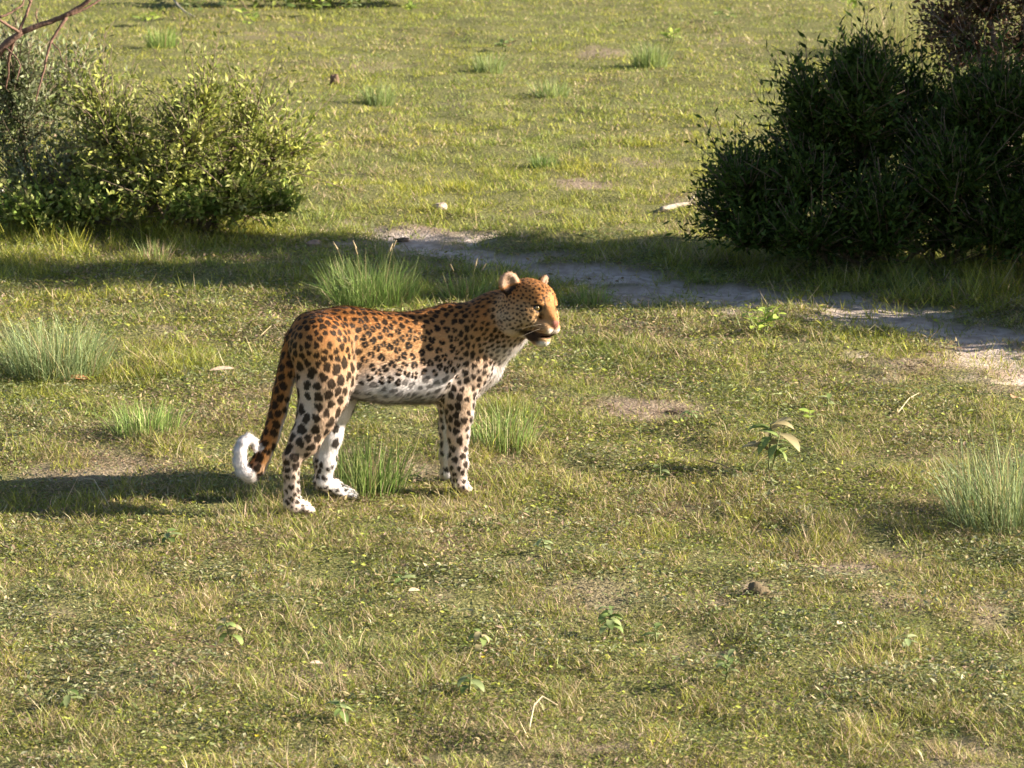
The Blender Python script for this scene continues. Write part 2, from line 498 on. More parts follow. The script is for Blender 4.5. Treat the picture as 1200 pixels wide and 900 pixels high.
# ------------------------------------------------------------------ tussocks
def tussock(px, py, w_px, h_px, n, greens, label, stiff=0.5, straw=0.14, width=0.004, heads=0):
    rng = np.random.default_rng(zlib.crc32(label.encode()))
    b = ground_at(px, py)
    s = px_size(b[1])
    H, Rr = h_px * s * 1.03, w_px * s * .5
    o = empty('grass_tussock', (b[0], b[1], float(gz(b[0], b[1]))))
    tag(o, label, 'grass tussock', 'grass tussocks in the clearing')
    a = rng.random(n) * 2 * np.pi
    r = np.sqrt(rng.random(n)) * Rr * .8
    x, y = r * np.cos(a), r * np.sin(a)
    az = a + rng.normal(0, .7, n)
    length = H * (0.25 + 0.85 * rng.random(n) ** .8)
    reach = np.clip(Rr * .75 / H, .2, 1.0)
    lean = np.clip(r / (Rr * .8) * reach * .62 + rng.normal(0, .27, n), 0, 1.35)
    c = np.asarray(greens)[rng.integers(0, len(greens), n)] * np.exp(rng.normal(0, .22, (n, 1)))
    st = rng.random(n) < straw
    c *= (1 + .35 * (rng.random((n, 1)) ** 2))
    c[st] = STRAWS[rng.integers(0, 5, st.sum())]
    wd = np.maximum(np.full(n, width * .7), .65 * s) * (.6 + .7 * rng.random(n))
    V, F, T, C = blades(x, y, np.full(n, -.01), length, wd, lean, az, c, stiff * rng.uniform(0, .9, n))
    link('blade_tuft', mesh_from('blade_tuft', V, F, T, C), M_GRASS, o)
    o.children[0]['kind'] = 'stuff'
    if heads:
        for k in range(heads):
            a1 = rng.random() * 2 * np.pi
            rr = Rr * (.3 + .6 * rng.random())
            hz = H * (.85 + .3 * rng.random())
            p0 = np.array([rr * .5 * math.cos(a1), rr * .5 * math.sin(a1), 0])
            p2 = np.array([rr * math.cos(a1), rr * math.sin(a1), hz])
            t = np.linspace(0, 1, 6)[:, None]
            B = Builder()
            B.tube(p0 * (1 - t) + p2 * t + np.array([0, 0, 1]) * (t * (1 - t)) * .05, .0013, .0010, (.32, .28, .13), 3)
            dd = unit((p2 - p0)[None])[0]
            hd = p2 + np.linspace(0, 1, 4)[:, None] * (dd * .035 + np.array([math.cos(a1), math.sin(a1), 0]) * .012)
            B.tube(hd, .0045, .0018, (.45, .36, .22), 4)
            B.build('seed_head', M_GRASS, o)
    return o

BR = [(.19, .28, .065), (.24, .32, .09), (.15, .24, .055), (.29, .34, .12)]
BL = [(.20, .27, .12), (.26, .32, .16), (.15, .21, .08), (.31, .35, .18), (.24, .25, .08)]
FAR = [(.22, .28, .08), (.27, .31, .11), (.18, .24, .07), (.24, .30, .14)]
DK = [(.14, .21, .05), (.18, .26, .07), (.23, .29, .09), (.11, .17, .05)]
tussock(435, 352, 132, 64, 1300, BR, 'large bright green tussock with seed heads behind the back of the leopard', .9, .12, .0035, 5)
tussock(66, 434, 140, 76, 1500, BL, 'broad blue grey tussock with rusty litter at its foot on the left edge', .9, .08, .0035, 1)
tussock(172, 512, 90, 52, 380, BR, 'soft feathery light green tussock left of the curled tail tip', .9, .05)
tussock(432, 574, 105, 84, 520, DK + BR, 'dark green tussock between the hind and front legs of the leopard', .7, .12, .0032)
tussock(590, 522, 95, 66, 400, DK + BR, 'mid green tussock just right of the front legs of the leopard', .8, .12, .0032)
tussock(1185, 612, 190, 108, 800, BL, 'tall blue green tussock cut by the right edge of the frame', .6, .08, .0035, 1)
tussock(444, 122, 44, 32, 350, FAR, 'pale far tussock with yellow green base, above the leopard back in the upper meadow', .9, .05)
tussock(573, 82, 40, 28, 300, FAR, 'small far tussock with a long dark shadow, top centre of the meadow', .8, .05)
tussock(762, 77, 48, 34, 380, FAR, 'spiky far tussock with dark foot, right of centre near the top', .6, .05)
tussock(645, 113, 48, 28, 330, FAR, 'low greyish far tussock leaning right beside a brown thin patch', .9, .05)
tussock(637, 194, 38, 20, 250, DK, 'short dark tussock in the meadow straight above the head of the leopard', .5, .05)
tussock(190, 56, 40, 32, 330, BR, 'bright green upright far tussock behind the left bush', .7, .05)
tussock(693, 356, 44, 34, 160, BR, 'sparse pale tussock of upright spikes right of the face of the leopard', .4, .25)
tussock(182, 304, 40, 30, 140, BR, 'thin tuft of leaning stems in front of the left bush', .4, .5)
tussock(545, 348, 70, 34, 420, BR, 'low scruffy green tussock right of the large one, above the withers', .8, .2, .004, 3)
tussock(1052, 62, 120, 66, 700, [(.24, .25, .08), (.28, .27, .10), (.20, .22, .07)], 'tall yellow green tussock standing behind the top of the dark right bush', .5, .2)

# ------------------------------------------------------------------ broad leaved weeds: every leaf a part
def leaf_mesh(name, L, W, droop, c_top, segs=6):
    V, C = [], []
    for i in range(segs + 1):
        t = i / segs
        w = W * .5 * math.sin(math.pi * min(1, t * .93 + .05)) ** .8 * (1 if i < segs else .05)
        a = droop * t
        x = L * (math.sin(a) / droop if droop > .01 else t)
        z = -L * ((1 - math.cos(a)) / droop if droop > .01 else 0)
        for k, sgn in enumerate((-1, 0, 1)):
            V.append((x, sgn * w, z - (0 if sgn else w * .3)))
            C.append(np.array(c_top) * (1.0 if sgn else 1.25) * (1 + .1 * math.sin(9 * t + sgn)))
    F = []
    for i in range(segs):
        for k in range(2):
            F.append((i * 3 + k, i * 3 + k + 1, i * 3 + k + 4, i * 3 + k + 3))
    me = mesh_from(name, V, np.array(F), np.full(len(F), 4), np.array(C))
    me.materials.append(M_LEAF)
    return me

LEAVES = {}
def weed(px, py, h_px, leaf_px, nleaf, label, tone='green', droop=1.3, spread=1.0, wratio=.36, tilt=(.0, .9), stems=1):
    b = ground_at(px, py); s = px_size(b[1])
    H, L = h_px * s * 1.4, leaf_px * s * 1.2
    o = empty('broadleaf_weed', (b[0], b[1], float(gz(b[0], b[1])) + .006), rng.random() * 6.28)
    tag(o, label, 'weed', 'broad leaved weeds in the turf')
    tones = {'green': [(.16, .22, .07), (.23, .28, .12)], 'grey': [(.27, .33, .15), (.31, .34, .18)], 'dull': [(.19, .25, .08), (.34, .29, .16)], 'yellow': [(.34, .42, .08), (.27, .36, .08)], 'dark': [(.12, .17, .05), (.19, .23, .10)]}[tone]
    for st in range(stems):
        off = np.array([rng.normal(0, .3), rng.normal(0, .3), 0]) * L * (stems > 1) * spread
        B = Builder()
        tt = np.linspace(0, 1, 4)[:, None]
        top = np.array([rng.normal(0, .12) * H, rng.normal(0, .12) * H, H * (.75 if L > H * .4 else .9) * (.8 + .3 * rng.random())]) + off
        B.tube(off * .4 * (1 - tt) + top * tt, .003, .0018, (.16, .18, .08), 4)
        B.build('stem', M_BARK, o)
        for k in range(nleaf // stems):
            key = (round(L, 3), tone, k % 2, round(droop, 1))
            if key not in LEAVES:
                LEAVES[key] = leaf_mesh('leaf', L, L * wratio, droop, tones[k % 2])
            lf = link('leaf', LEAVES[key], None, o)
            f = .35 + .65 * (k + .5) / (nleaf / stems)
            lf.location = off * .4 * (1 - f) + top * f
            lf.rotation_euler = (rng.normal(0, .25), -rng.uniform(*tilt), k * 2.4 + rng.normal(0, .3))
            q = rng.uniform(.75, 1.1); lf.scale = (q, q, q)
    return o

weed(902, 556, 58, 30, 24, 'large weed with drooping green and withered leaves right of the bare patch', 'dull', 1.5, 1, .34, (.1, 1.2), 3)
weed(893, 394, 26, 11, 42, 'leafy weed at the edge of the shaded track, below the dark bush', 'yellow', .8, 3.0, .5, (.1, 1.1), 6)
weed(713, 742, 34, 17, 20, 'round headed weed with folded leaves in the lower centre of the turf', 'green', 2.0, .6, .42, (.3, 1.0))
weed(273, 752, 30, 20, 10, 'weed with a pale hanging leaf left of the lower centre', 'dull', 2.1, .6, .45, (.3, .9))
weed(565, 767, 30, 18, 10, 'small weed with one pale leaf, upper of two below the leopard', 'dull', 2.0, .6, .42, (.2, .9))
weed(550, 815, 22, 22, 6, 'flat dark weed, lower of two below the leopard', 'dark', 1.6, .8, .4, (.0, .6))
weed(850, 806, 34, 18, 10, 'upright narrow weed with two pale leaves, lower right of centre', 'dark', 1.6, .5, .36, (.6, 1.2))
weed(769, 748, 22, 15, 7, 'little bright green weed right of the round headed one', 'green', 1.0, .8, .4, (.2, .9))
weed(751, 510, 18, 12, 6, 'tiny dark weed just below the bare brown patch', 'dark', 1.2, .6, .4, (.2, .9))
weed(774, 562, 22, 13, 6, 'tiny dark weed left of the large drooping one', 'dark', 1.3, .6, .4, (.3, 1.0))
weed(968, 480, 16, 12, 6, 'tiny weed with dark leaves above the large drooping one', 'dark', 1.2, .7, .4, (.2, .9))
weed(812, 504, 18, 14, 6, 'tiny yellow green weed right of the bare brown patch', 'green', 1.4, .7, .3, (.2, .9))
weed(400, 352, 26, 14, 9, 'leafy weed at the foot of the large bright tussock', 'grey', .9, .8, .4, (.2, .9), 2)
weed(948, 495, 14, 12, 4, 'pair of round yellow green leaves near the large drooping weed', 'yellow', .8, .7, .7, (.2, .7))
weed(470, 690, 16, 16, 7, 'flat rosette weed in the turf below the dark tussock', 'dark', 1.0, .8, .4, (.0, .5))
weed(200, 640, 16, 15, 7, 'flat rosette weed left of the hind feet of the leopard', 'dark', 1.0, .8, .4, (.0, .5))
weed(640, 650, 16, 15, 7, 'flat grey green rosette weed right of and below the front paws', 'grey', 1.0, .8, .4, (.0, .5))
weed(1060, 760, 18, 16, 7, 'flat rosette weed in the lower right corner of the turf', 'grey', 1.0, .8, .4, (.0, .5))
weed(80, 830, 20, 18, 7, 'flat rosette weed in the lower left corner of the turf', 'dark', 1.0, .8, .4, (.0, .5))
weed(400, 850, 20, 18, 8, 'low rosette weed on the lower edge left of centre', 'green', 1.0, .8, .4, (.0, .5))
# leafy weeds along the far top edge
for i, (x, y, h, n, tone, lab) in enumerate([
        (165, 22, 18, 14, 'yellow', 'yellow green far weed beside the bare branches'),
        (225, 16, 24, 18, 'dark', 'dark leafy far weed behind the curved dead twig'),
        (262, 12, 22, 18, 'green', 'bushy green far weed, second along the top edge'),
        (293, 30, 24, 16, 'yellow', 'tall yellow green far weed standing in front of the others'),
        (330, 12, 24, 18, 'dark', 'shaded far weed in the middle of the top edge row'),
        (370, 14, 22, 18, 'yellow', 'bright leafy far weed right of the middle of the row'),
        (420, 8, 16, 16, 'green', 'low spreading far weed near the right end of the row'),
        (480, 8, 14, 16, 'yellow', 'low yellow green far weed at the right end of the row'),
        (590, 52, 14, 14, 'dull', 'brownish far weed above the far tussock with the long shadow'),
        (850, 20, 14, 14, 'dull', 'flat withered far weed left of the top of the dark bush'),
        (785, 45, 16, 14, 'yellow', 'yellow green far weed behind the spiky far tussock'),
        (995, 14, 26, 18, 'yellow', 'pale yellow far weed above the tips of the dark bush')]):
    weed(x, y + 6, h, 10, n, lab, tone, .8, 2.2, .5, (.1, 1.1), 4)

# ------------------------------------------------------------------ leopard
# one continuous skin grown from smoothly blended limb and muscle volumes, meshed with surface nets
rng = np.random.default_rng(21)
YAW = R(30.0)                                       # the body heads right and away from the camera
LO = np.array([-.395, 10.10, 0.0])
_c, _s = math.cos(YAW), math.sin(YAW)
def to_local(v):
    v = np.asarray(v, float)
    return np.stack([v[..., 0] * _c + v[..., 1] * _s, -v[..., 0] * _s + v[..., 1] * _c, v[..., 2]], -1)
_cl = to_local(np.array([0, 0, CAM_H]) - LO)
def P(px, py, lat=0.0):
    """body-space point seen at a photo pixel, lying lat metres to the right of the body's middle plane"""
    d = to_local(ray(px, py))
    t = (-lat - _cl[1]) / d[1]
    return _cl + d * t
S = 10.35 / FPX                                     # metres per photo pixel at the leopard
PR = []                                             # primitives
def limb(group, pts, k=.03, w=1.0):
    """pts: (px, py, lat, radius px) or (vector, radius px)"""
    q = [(P(*p[:3]), p[3] * S) if len(p) == 4 else (np.asarray(p[0], float), p[1] * S) for p in pts]
    for (a, ra), (b, rb) in zip(q[:-1], q[1:]):
        PR.append(dict(t='cap', a=a, b=b, ra=ra, rb=rb, k=k, w=w, g=group))
def blob(group, c, axes, radii, k=.02):
    PR.append(dict(t='ell', c=np.asarray(c, float), ax=np.asarray(axes, float), r=np.asarray(radii, float), k=k, g=group, flow=-np.asarray(axes, float)[0]))

# trunk (from the neck to the rump, the way the hair lies)
limb('neck', [(606, 366, .135, 29), (582, 379, .078, 36), (556, 396, .015, 42)], .04, .80)
limb('neck', [(588, 390, .09, 19), (563, 428, .015, 22), (548, 446, -.01, 22)], .04, .9)
limb('trunk', [(540, 405, .0, 47), (515, 416, 0, 50), (485, 418, 0, 49), (450, 416, 0, 47), (415, 409, 0, 45), (385, 407, 0, 43)], .045, .72)
limb('trunk', [(524, 377, .0, 19), (495, 387, 0, 16)], .05, .8)                 # withers
for sg in (1, -1):
    limb('trunk', [(500, 436, .045 * sg, 31), (455, 438, .05 * sg, 29), (425, 437, .045 * sg, 25), (405, 436, .04 * sg, 20)], .035, .85)    # belly and flank fold
limb('trunk', [(400, 385, 0, 22), (365, 392, 0, 22), (352, 402, 0, 15)], .04, 1.0)   # croup
# near fore leg, far fore leg
limb('fore', [(541, 385, .035, 21), (551, 428, .050, 23), (538, 466, .064, 18.5)], .032)
limb('fore', [(537, 462, .067, 18.5), (538, 485, .070, 15.5), (537, 508, .073, 12), (537, 532, .073, 9.8), (537, 543, .073, 10.4), (538, 562, .073, 9.2)], .018)
limb('paw', [(537, 565, .073, 9), (544, 569.5, .078, 6.5)], .012)
limb('fore', [(548, 415, -.05, 26), (530, 462, -.075, 19)], .05)
limb('fore', [(530, 462, -.075, 18), (527.5, 500, -.09, 12.5), (525.5, 532, -.098, 9.5), (525, 552, -.10, 8.5)], .02)
limb('paw', [(524.5, 554, -.10, 8.5), (531, 557.5, -.10, 6.5)], .012)
# near hind leg
limb('hind', [(377, 408, .058, 38), (382, 440, .072, 31), (386, 464, .078, 23)], .032, .8)
limb('hind', [(376, 452, .07, 27), (371, 487, .07, 21), (358, 515, .066, 16), (346, 534, .064, 9.5)], .025)
limb('hind', [(352, 500, .066, 7), (340, 533, .064, 7.5)], .012)
limb('hind', [(341.5, 535, .064, 9.6), (341, 552, .064, 8.4), (342.5, 586, .064, 9.3)], .014)
limb('paw', [(343, 590, .064, 10), (356, 594, .066, 8.3)], .012)
# far hind leg
limb('hind', [(385, 415, -.05, 36), (392, 470, -.07, 22), (385, 510, -.066, 14), (381, 538, -.064, 11), (378, 562, -.063, 9.5)], .03)
limb('hind', [(378, 563, -.063, 9.5), (392, 569, -.063, 8), (403, 576, -.063, 7.5)], .014)
limb('paw', [(402, 576, -.063, 8), (411, 578, -.063, 7)], .012)
# toes
for base, lat, (dx, dy), r in (((357, 594.5), .066, (7.5, 2.2), 4.4), ((545, 570), .078, (4.5, 1.8), 4.0), ((410, 578.5), -.063, (6, 2.0), 4.0), ((531, 558), -.10, (4, 1.2), 3.8)):
    for k in range(4):
        l2 = lat + (k - 1.5) * .014
        q = .8 if k in (0, 3) else 1.0
        limb('paw', [(base[0], base[1], l2, r), (base[0] + dx * q, base[1] + dy * q, l2, r * .9)], .006)
# tail: hangs from the croup, hooks up at the tip
TAIL = [(347, 396, .0, 13), (342, 412, .0, 11.5), (337, 432, .01, 10.8), (330.5, 458, .015, 10.3), (325, 484, .02, 9.8), (317, 511, .02, 9.5), (308, 533, .02, 9.5), (301, 547, .02, 9.6),
        (293, 555, .02, 9.0), (286, 551, .02, 8.2), (282, 541, .02, 7.4), (281.5, 528, .025, 6.8), (284.5, 518, .03, 6.0), (290.5, 513, .035, 4.8), (296, 516, .04, 3.8), (297.5, 523, .04, 3.0)]
limb('tail', TAIL, .006)
# head: its own frame, turned towards the camera
HY, HP = R(-46.0) - YAW, R(-4.0)
HF = np.array([math.cos(HY) * math.cos(HP), math.sin(HY) * math.cos(HP), math.sin(HP)])
HS = unit(np.cross(HF, [0, 0, 1.0])[None])[0]        # the leopard's right side
HU = np.cross(HS, HF)
_r = R(9.0)
HS, HU = HS * math.cos(_r) + HU * math.sin(_r), HU * math.cos(_r) - HS * math.sin(_r)
_d = ray(621, 361); _t = 10.115 / _d[1]
HC = to_local(np.array([_d[0] * _t, 10.115, CAM_H + _d[2] * _t]) - LO)
AX = np.array([HF, HS, HU])
def hp(f, s, u): return HC + HF * f + HS * s + HU * u
def hblob(f, s, u, rf, rs, ru, k=.015, g='head', rot=None):
    ax = AX if rot is None else np.array(Matrix.Rotation(rot[0], 3, Vector(HF)) @ Matrix.Rotation(rot[1], 3, Vector(HU)) @ Matrix(AX.T)).T
    blob(g, hp(f, s, u), ax, (rf, rs, ru), k)
hblob(-.012, 0, .030, .085, .072, .066)              # cranium
hblob(.035, 0, .048, .045, .048, .038, .02)          # forehead
hblob(-.04, 0, -.02, .08, .075, .07, .03)            # back of the skull into the neck
for sg in (1, -1):
    hblob(.020, .050 * sg, -.018, .055, .036, .042, .02)       # cheek bones
    hblob(-.015, .055 * sg, -.050, .052, .034, .042, .02)      # ruff
    hblob(.057, .030 * sg, .032, .024, .020, .011, .018)       # brow
    hblob(.088, .018 * sg, -.042, .034, .023, .023, .022)      # muzzle pads
    hblob(.055, .042 * sg, .000, .022, .016, .016, .012)       # under the eye
limb('head', [(hp(.040, 0, .036), 9), (hp(.078, 0, .010), 8.0), (hp(.112, 0, -.018), 6.2)], .014)   # bridge of the nose
hblob(.116, 0, -.023, .013, .016, .012, .006, 'nose')
hblob(.032, 0, -.068, .066, .036, .026, .02)         # lower jaw
hblob(.070, 0, -.090, .028, .022, .017, .028)        # chin
CUTS = []
for sg in (1, -1):
    e = hp(-.036, .067 * sg, .058)
    ed = unit((HU * .86 + HS * sg * .50 - HF * .05)[None])[0]
    ef = unit((HF * .80 + HS * sg * .45 - ed * .1)[None])[0]    # the way the ear opens
    es = np.cross(ed, ef)
    ef = np.cross(es, ed)
    q_ = 1.0 if sg > 0 else .86
    blob('ear', e + ed * .018, (ef, es, ed), (.015, .033 * q_, .039 * q_), .010)
    CUTS.append((e + ed * .022 + ef * .0125, (ef, es, ed), (.0085, .023 * q_, .028 * q_), .010))
    CUTS.append((hp(.070, .0375 * sg, .0165), AX, (.014, .013, .009), .005))     # eye sockets
CUTS.append((hp(.080, 0, -.0715), AX, (.036, .024, .0055), .005))                # open mouth

def sdf_prim(p, X):
    if p['t'] == 'cap':
        a, b, w = p['a'], p['b'], p['w']
        ba = b - a
        Q = X - a
        if w != 1.0:
            sc = np.array([1, 1 / w, 1]); Q = Q * sc; ba = ba * sc
        t = np.clip((Q @ ba) / max(ba @ ba, 1e-9), 0, 1)
        d = np.sqrt(((Q - t[..., None] * ba) ** 2).sum(-1)) - (p['ra'] + (p['rb'] - p['ra']) * t)
        return d
    return sdf_ell(X, p['c'], p['ax'], p['r'])
def sdf_ell(X, c, ax, r):
    q = (X - c) @ np.asarray(ax).T
    k0 = np.sqrt(((q / r) ** 2).sum(-1)); k1 = np.sqrt(((q / np.square(r)) ** 2).sum(-1))
    return k0 * (k0 - 1) / np.maximum(k1, 1e-6)
def bounds(p):
    if p['t'] == 'cap':
        m = max(p['ra'], p['rb'])
        return np.minimum(p['a'], p['b']) - m, np.maximum(p['a'], p['b']) + m
    m = max(p['r'])
    return p['c'] - m, p['c'] + m

H_ = 0.0036
lo = np.min([bounds(p)[0] for p in PR], 0) - .03
hi = np.max([bounds(p)[1] for p in PR], 0) + .03
dim = np.ceil((hi - lo) / H_).astype(int)
D = np.full(dim, 0.2, np.float32)
def box(l, h):
    i0 = np.maximum(((l - lo) / H_).astype(int), 0); i1 = np.minimum(((h - lo) / H_).astype(int) + 2, dim)
    sl = tuple(slice(a, b) for a, b in zip(i0, i1))
    ax = [lo[k] + H_ * np.arange(i0[k], i1[k]) for k in range(3)]
    return sl, np.stack(np.meshgrid(*ax, indexing='ij'), -1)
for p in PR:
    l, h = bounds(p)
    sl, X = box(l - p['k'] - .012, h + p['k'] + .012)
    d = sdf_prim(p, X).astype(np.float32)
    a, k = D[sl], p['k']
    hh = np.maximum(k - np.abs(a - d), 0) / k
    D[sl] = np.minimum(a, d) - hh * hh * k * .25
for c, ax, r, k in CUTS:
    sl, X = box(np.asarray(c) - max(r) - .02, np.asarray(c) + max(r) + .02)
    d = -sdf_ell(X, c, ax, np.array(r)).astype(np.float32)
    a = D[sl]
    hh = np.maximum(k - np.abs(a - d), 0) / k
    D[sl] = np.maximum(a, d) + hh * hh * k * .25

def surface_nets(D, lo, h):
    ins = D < 0
    n = np.array(D.shape)
    cnt = np.zeros(n - 1, np.int8)
    for i in (0, 1):
        for j in (0, 1):
            for k in (0, 1):
                cnt += ins[i:n[0] - 1 + i, j:n[1] - 1 + j, k:n[2] - 1 + k]
    act = np.argwhere((cnt > 0) & (cnt < 8))
    ids = np.full(n - 1, -1, np.int32)
    ids[tuple(act.T)] = np.arange(len(act))
    acc = np.zeros((len(act), 3)); num = np.zeros(len(act))
    corners = [(i, j, k) for i in (0, 1) for j in (0, 1) for k in (0, 1)]
    for a in corners:
        for ax in range(3):
            if a[ax] == 0:
                b = list(a); b[ax] = 1
                va = D[act[:, 0] + a[0], act[:, 1] + a[1], act[:, 2] + a[2]].astype(float)
                vb = D[act[:, 0] + b[0], act[:, 1] + b[1], act[:, 2] + b[2]].astype(float)
                m = (va < 0) != (vb < 0)
                t = np.where(m, va / np.where(m, va - vb, 1), 0)
                pt = np.array(a, float)[None] + t[:, None] * (np.array(b) - np.array(a))[None]
                acc += np.where(m[:, None], pt, 0); num += m
    V = lo + (act + acc / num[:, None]) * h
    F = []
    for ax in range(3):
        o1, o2 = [k for k in range(3) if k != ax]
        sa = [slice(1, -1)] * 3; sb = [slice(1, -1)] * 3
        sa[ax] = slice(0, -1); sb[ax] = slice(1, None)
        A, B = ins[tuple(sa)], ins[tuple(sb)]
        e = np.argwhere(A != B)
        off = np.ones(3, int); off[ax] = 0
        e = e + off
        flip = ins[tuple(e.T)]
        q = []
        for d1, d2 in ((-1, -1), (0, -1), (0, 0), (-1, 0)):
            c = e.copy(); c[:, o1] += d1; c[:, o2] += d2
            q.append(ids[tuple(c.T)])
        q = np.stack(q, -1)
        if ax == 1: flip = ~flip
        q[~flip] = q[~flip][:, ::-1]
        F.append(q)
    return V, np.concatenate(F)
SV, SF = surface_nets(D, lo, H_)
gr_ = np.stack(np.gradient(D, H_), -1)
vi = np.clip(np.round((SV - lo) / H_).astype(int), 0, dim - 1)
SN = unit(gr_[tuple(vi.T)].astype(float))
del gr_
SN = unit(SN)
fn_ = np.cross(SV[SF[:, 2]] - SV[SF[:, 0]], SV[SF[:, 3]] - SV[SF[:, 1]])
bad_ = (fn_ * SN[SF[:, 0]]).sum(1) < 0
print('flipped', bad_.mean())
SF[bad_] = SF[bad_][:, ::-1]

# which volume each skin point belongs to, and the way the hair lies there
W = np.zeros(len(SV)); FLOW = np.zeros((len(SV), 3)); best = np.full(len(SV), 9.0); GRP = np.full(len(SV), '', dtype='U6')
GW = {}
for p in PR:
    d = sdf_prim(p, SV)
    w = np.exp(-np.maximum(d, -.02) / .012)
    fl = (p['b'] - p['a']) if p['t'] == 'cap' else p['flow']
    FLOW += w[:, None] * unit(fl[None])
    m = d < best
    best[m] = d[m]; GRP[m] = p['g']
    GW[p['g']] = np.maximum(GW.get(p['g'], 0), np.exp(-np.maximum(d, 0) / .02))
GS = sum(GW.values())
GW = {k: v / GS for k, v in GW.items()}
FLOW[:, 2] -= .25 * np.linalg.norm(FLOW, axis=1) * (GW['trunk'] + GW['neck'])
FLOW = unit(FLOW - SN * (FLOW * SN).sum(1, keepdims=True))
is_tail, is_head = GRP == 'tail', np.isin(GRP, ['head', 'ear', 'nose'])
leg = np.isin(GRP, ['fore', 'hind', 'paw'])

# ---- ground colour of the coat
ORANGE, TAN, PALE, WHITE = np.array((.42, .17, .045)), np.array((.54, .295, .125)), np.array((.64, .455, .325)), np.array((.76, .72, .73))
def lerp(a, b, t): return a * (1 - t[:, None]) + b * t[:, None]
nz1 = fbm(SV[:, 0] * 14 + SV[:, 2] * 9, SV[:, 1] * 14 + SV[:, 2] * 12, 5, 4) - .5
zz = SV[:, 2] + nz1 * .04
zt = zz / .66
C = lerp(np.broadcast_to(PALE, SV.shape), np.broadcast_to(TAN, SV.shape), smooth(.60, .80, zt))
C = lerp(C, np.broadcast_to(ORANGE, SV.shape), smooth(.78, .95, zt))
under = smooth(.1, -.75, SN[:, 2] + nz1 * .3)
low = smooth(.475, .375, zz)
trunkish = GW['trunk'] + GW['neck']
white = np.clip(trunkish, 0, 1) * np.maximum(low, under * smooth(.56, .47, zz))
inner = np.zeros(len(SV))
lat = -SV[:, 1]
inner_side = smooth(.05, .6, np.where(lat > 0, SN[:, 1], -SN[:, 1]))
front = smooth(.35, .9, SN[:, 0])
legw = GW['fore'] + GW['hind'] + GW['paw']
white = np.maximum(white, legw * smooth(.47, .36, zz) * np.maximum(inner_side, front * .8))
white = np.maximum(white, GW['paw'] * .55)
white = np.maximum(white, legw * smooth(.34, .05, zz) * .45)
white = np.maximum(white, (GW['neck'] + .4 * GW['trunk'] + .5 * GW['fore']) * 1.3 * smooth(.15, .5, SN[:, 0] + nz1 * .4) * smooth(.60, .52, zz))   # chest
# back of the thigh is paler
white = np.maximum(white, GW['hind'] * smooth(-.35, -.8, SN[:, 0]) * smooth(.50, .40, zz) * smooth(.2, .3, zz) * .6)
# tail: white below and on the hook
TP_ = np.array([P(*t[:3]) for t in TAIL])
dt = ((SV[:, None] - TP_[None]) ** 2).sum(-1)
ti = dt.argmin(1)
tt_ = unit(np.gradient(TP_, axis=0))[ti]
under_t = np.stack([-tt_[:, 2], np.zeros(len(SV)), tt_[:, 0]], -1)
ut = (SN * under_t).sum(1)
tailw = np.maximum(smooth(.25, .75, ut + nz1 * .3), smooth(6.5, 8.5, ti.astype(float)) * smooth(-1.1, -.7, ut))
white = np.where(is_tail, tailw, white)
C = np.where(is_tail[:, None], lerp(np.broadcast_to(TAN, SV.shape), np.broadcast_to(ORANGE, SV.shape), smooth(.3, -.5, ut)), C)
C = lerp(C, np.broadcast_to(WHITE, SV.shape), np.clip(white, 0, 1))

# ---- head markings in head space
q = (SV - HC) @ AX.T
hf, hs, hu = q[:, 0], q[:, 1], q[:, 2]
ah = np.abs(hs)
Ch = lerp(np.broadcast_to(np.array((.48, .28, .125)), SV.shape), np.broadcast_to(np.array((.43, .185, .055)), SV.shape), smooth(.0, .05, hu))
Ch = lerp(Ch, np.broadcast_to(np.array((.40, .18, .06)), SV.shape), smooth(.026, .012, ah) * smooth(.05, .075, hf) * smooth(-.03, -.012, hu))   # nose bridge
def put(c, t): 
    global Ch
    Ch = lerp(Ch, np.broadcast_to(np.array(c, float), SV.shape), np.clip(t, 0, 1))
def spot_at(f, s, u, r, soft=.5): return smooth(r, r * soft, np.sqrt((hf - f) ** 2 + (ah - s) ** 2 + (hu - u) ** 2))
put((.64, .56, .47), smooth(-.050, -.080, hu) * smooth(.08, .02, hf))              # throat and lower cheek
put((.54, .40, .25), smooth(-.005, -.04, hu) * smooth(.03, .05, ah) * .7)
put((.70, .56, .45), spot_at(.050, .050, -.004, .020) * .9)                        # under the eye
put((.66, .50, .36), spot_at(.066, .028, .040, .012) * .4)                         # above the eye
put((.44, .26, .13), smooth(.075, .09, hf) * smooth(-.022, -.034, hu))              # muzzle pad
lipf = smooth(.104, .114, hf) * smooth(-.036, -.044, hu) * smooth(-.070, -.062, hu) * smooth(.032, .02, ah)
put((.70, .60, .53), lipf)                                                          # white front of the upper lip
put((.72, .68, .64), smooth(.068, .082, hf) * smooth(-.084, -.090, hu) * smooth(.03, .02, ah))             # chin
for kk in range(3):                                                                 # whisker rows
    put((.06, .035, .02), smooth(.0024, .0008, np.abs(hu + .036 + .0085 * kk - .10 * (hf - .10))) * smooth(.062, .072, hf) * smooth(.112, .10, hf) * smooth(.014, .02, ah) * .85)
put((.07, .035, .025), smooth(-.056, -.061, hu) * smooth(-.080, -.074, hu) * smooth(.015, .04, hf) * smooth(.060, .035, ah))    # mouth
put((.045, .025, .018), smooth(.020, .04, hf) * smooth(.095, .08, hf) * smooth(-.056, -.064, hu) * smooth(-.106, -.088, hu) * smooth(.010, .02, ah))   # black lip and jaw corner
put((.34, .14, .105), smooth(.112, .121, hf) * smooth(.019, .011, ah) * smooth(-.042, -.032, hu) * smooth(-.008, -.016, hu))
put((.03, .02, .015), smooth(.0022, .001, ah) * smooth(-.030, -.036, hu) * smooth(.10, .11, hf))
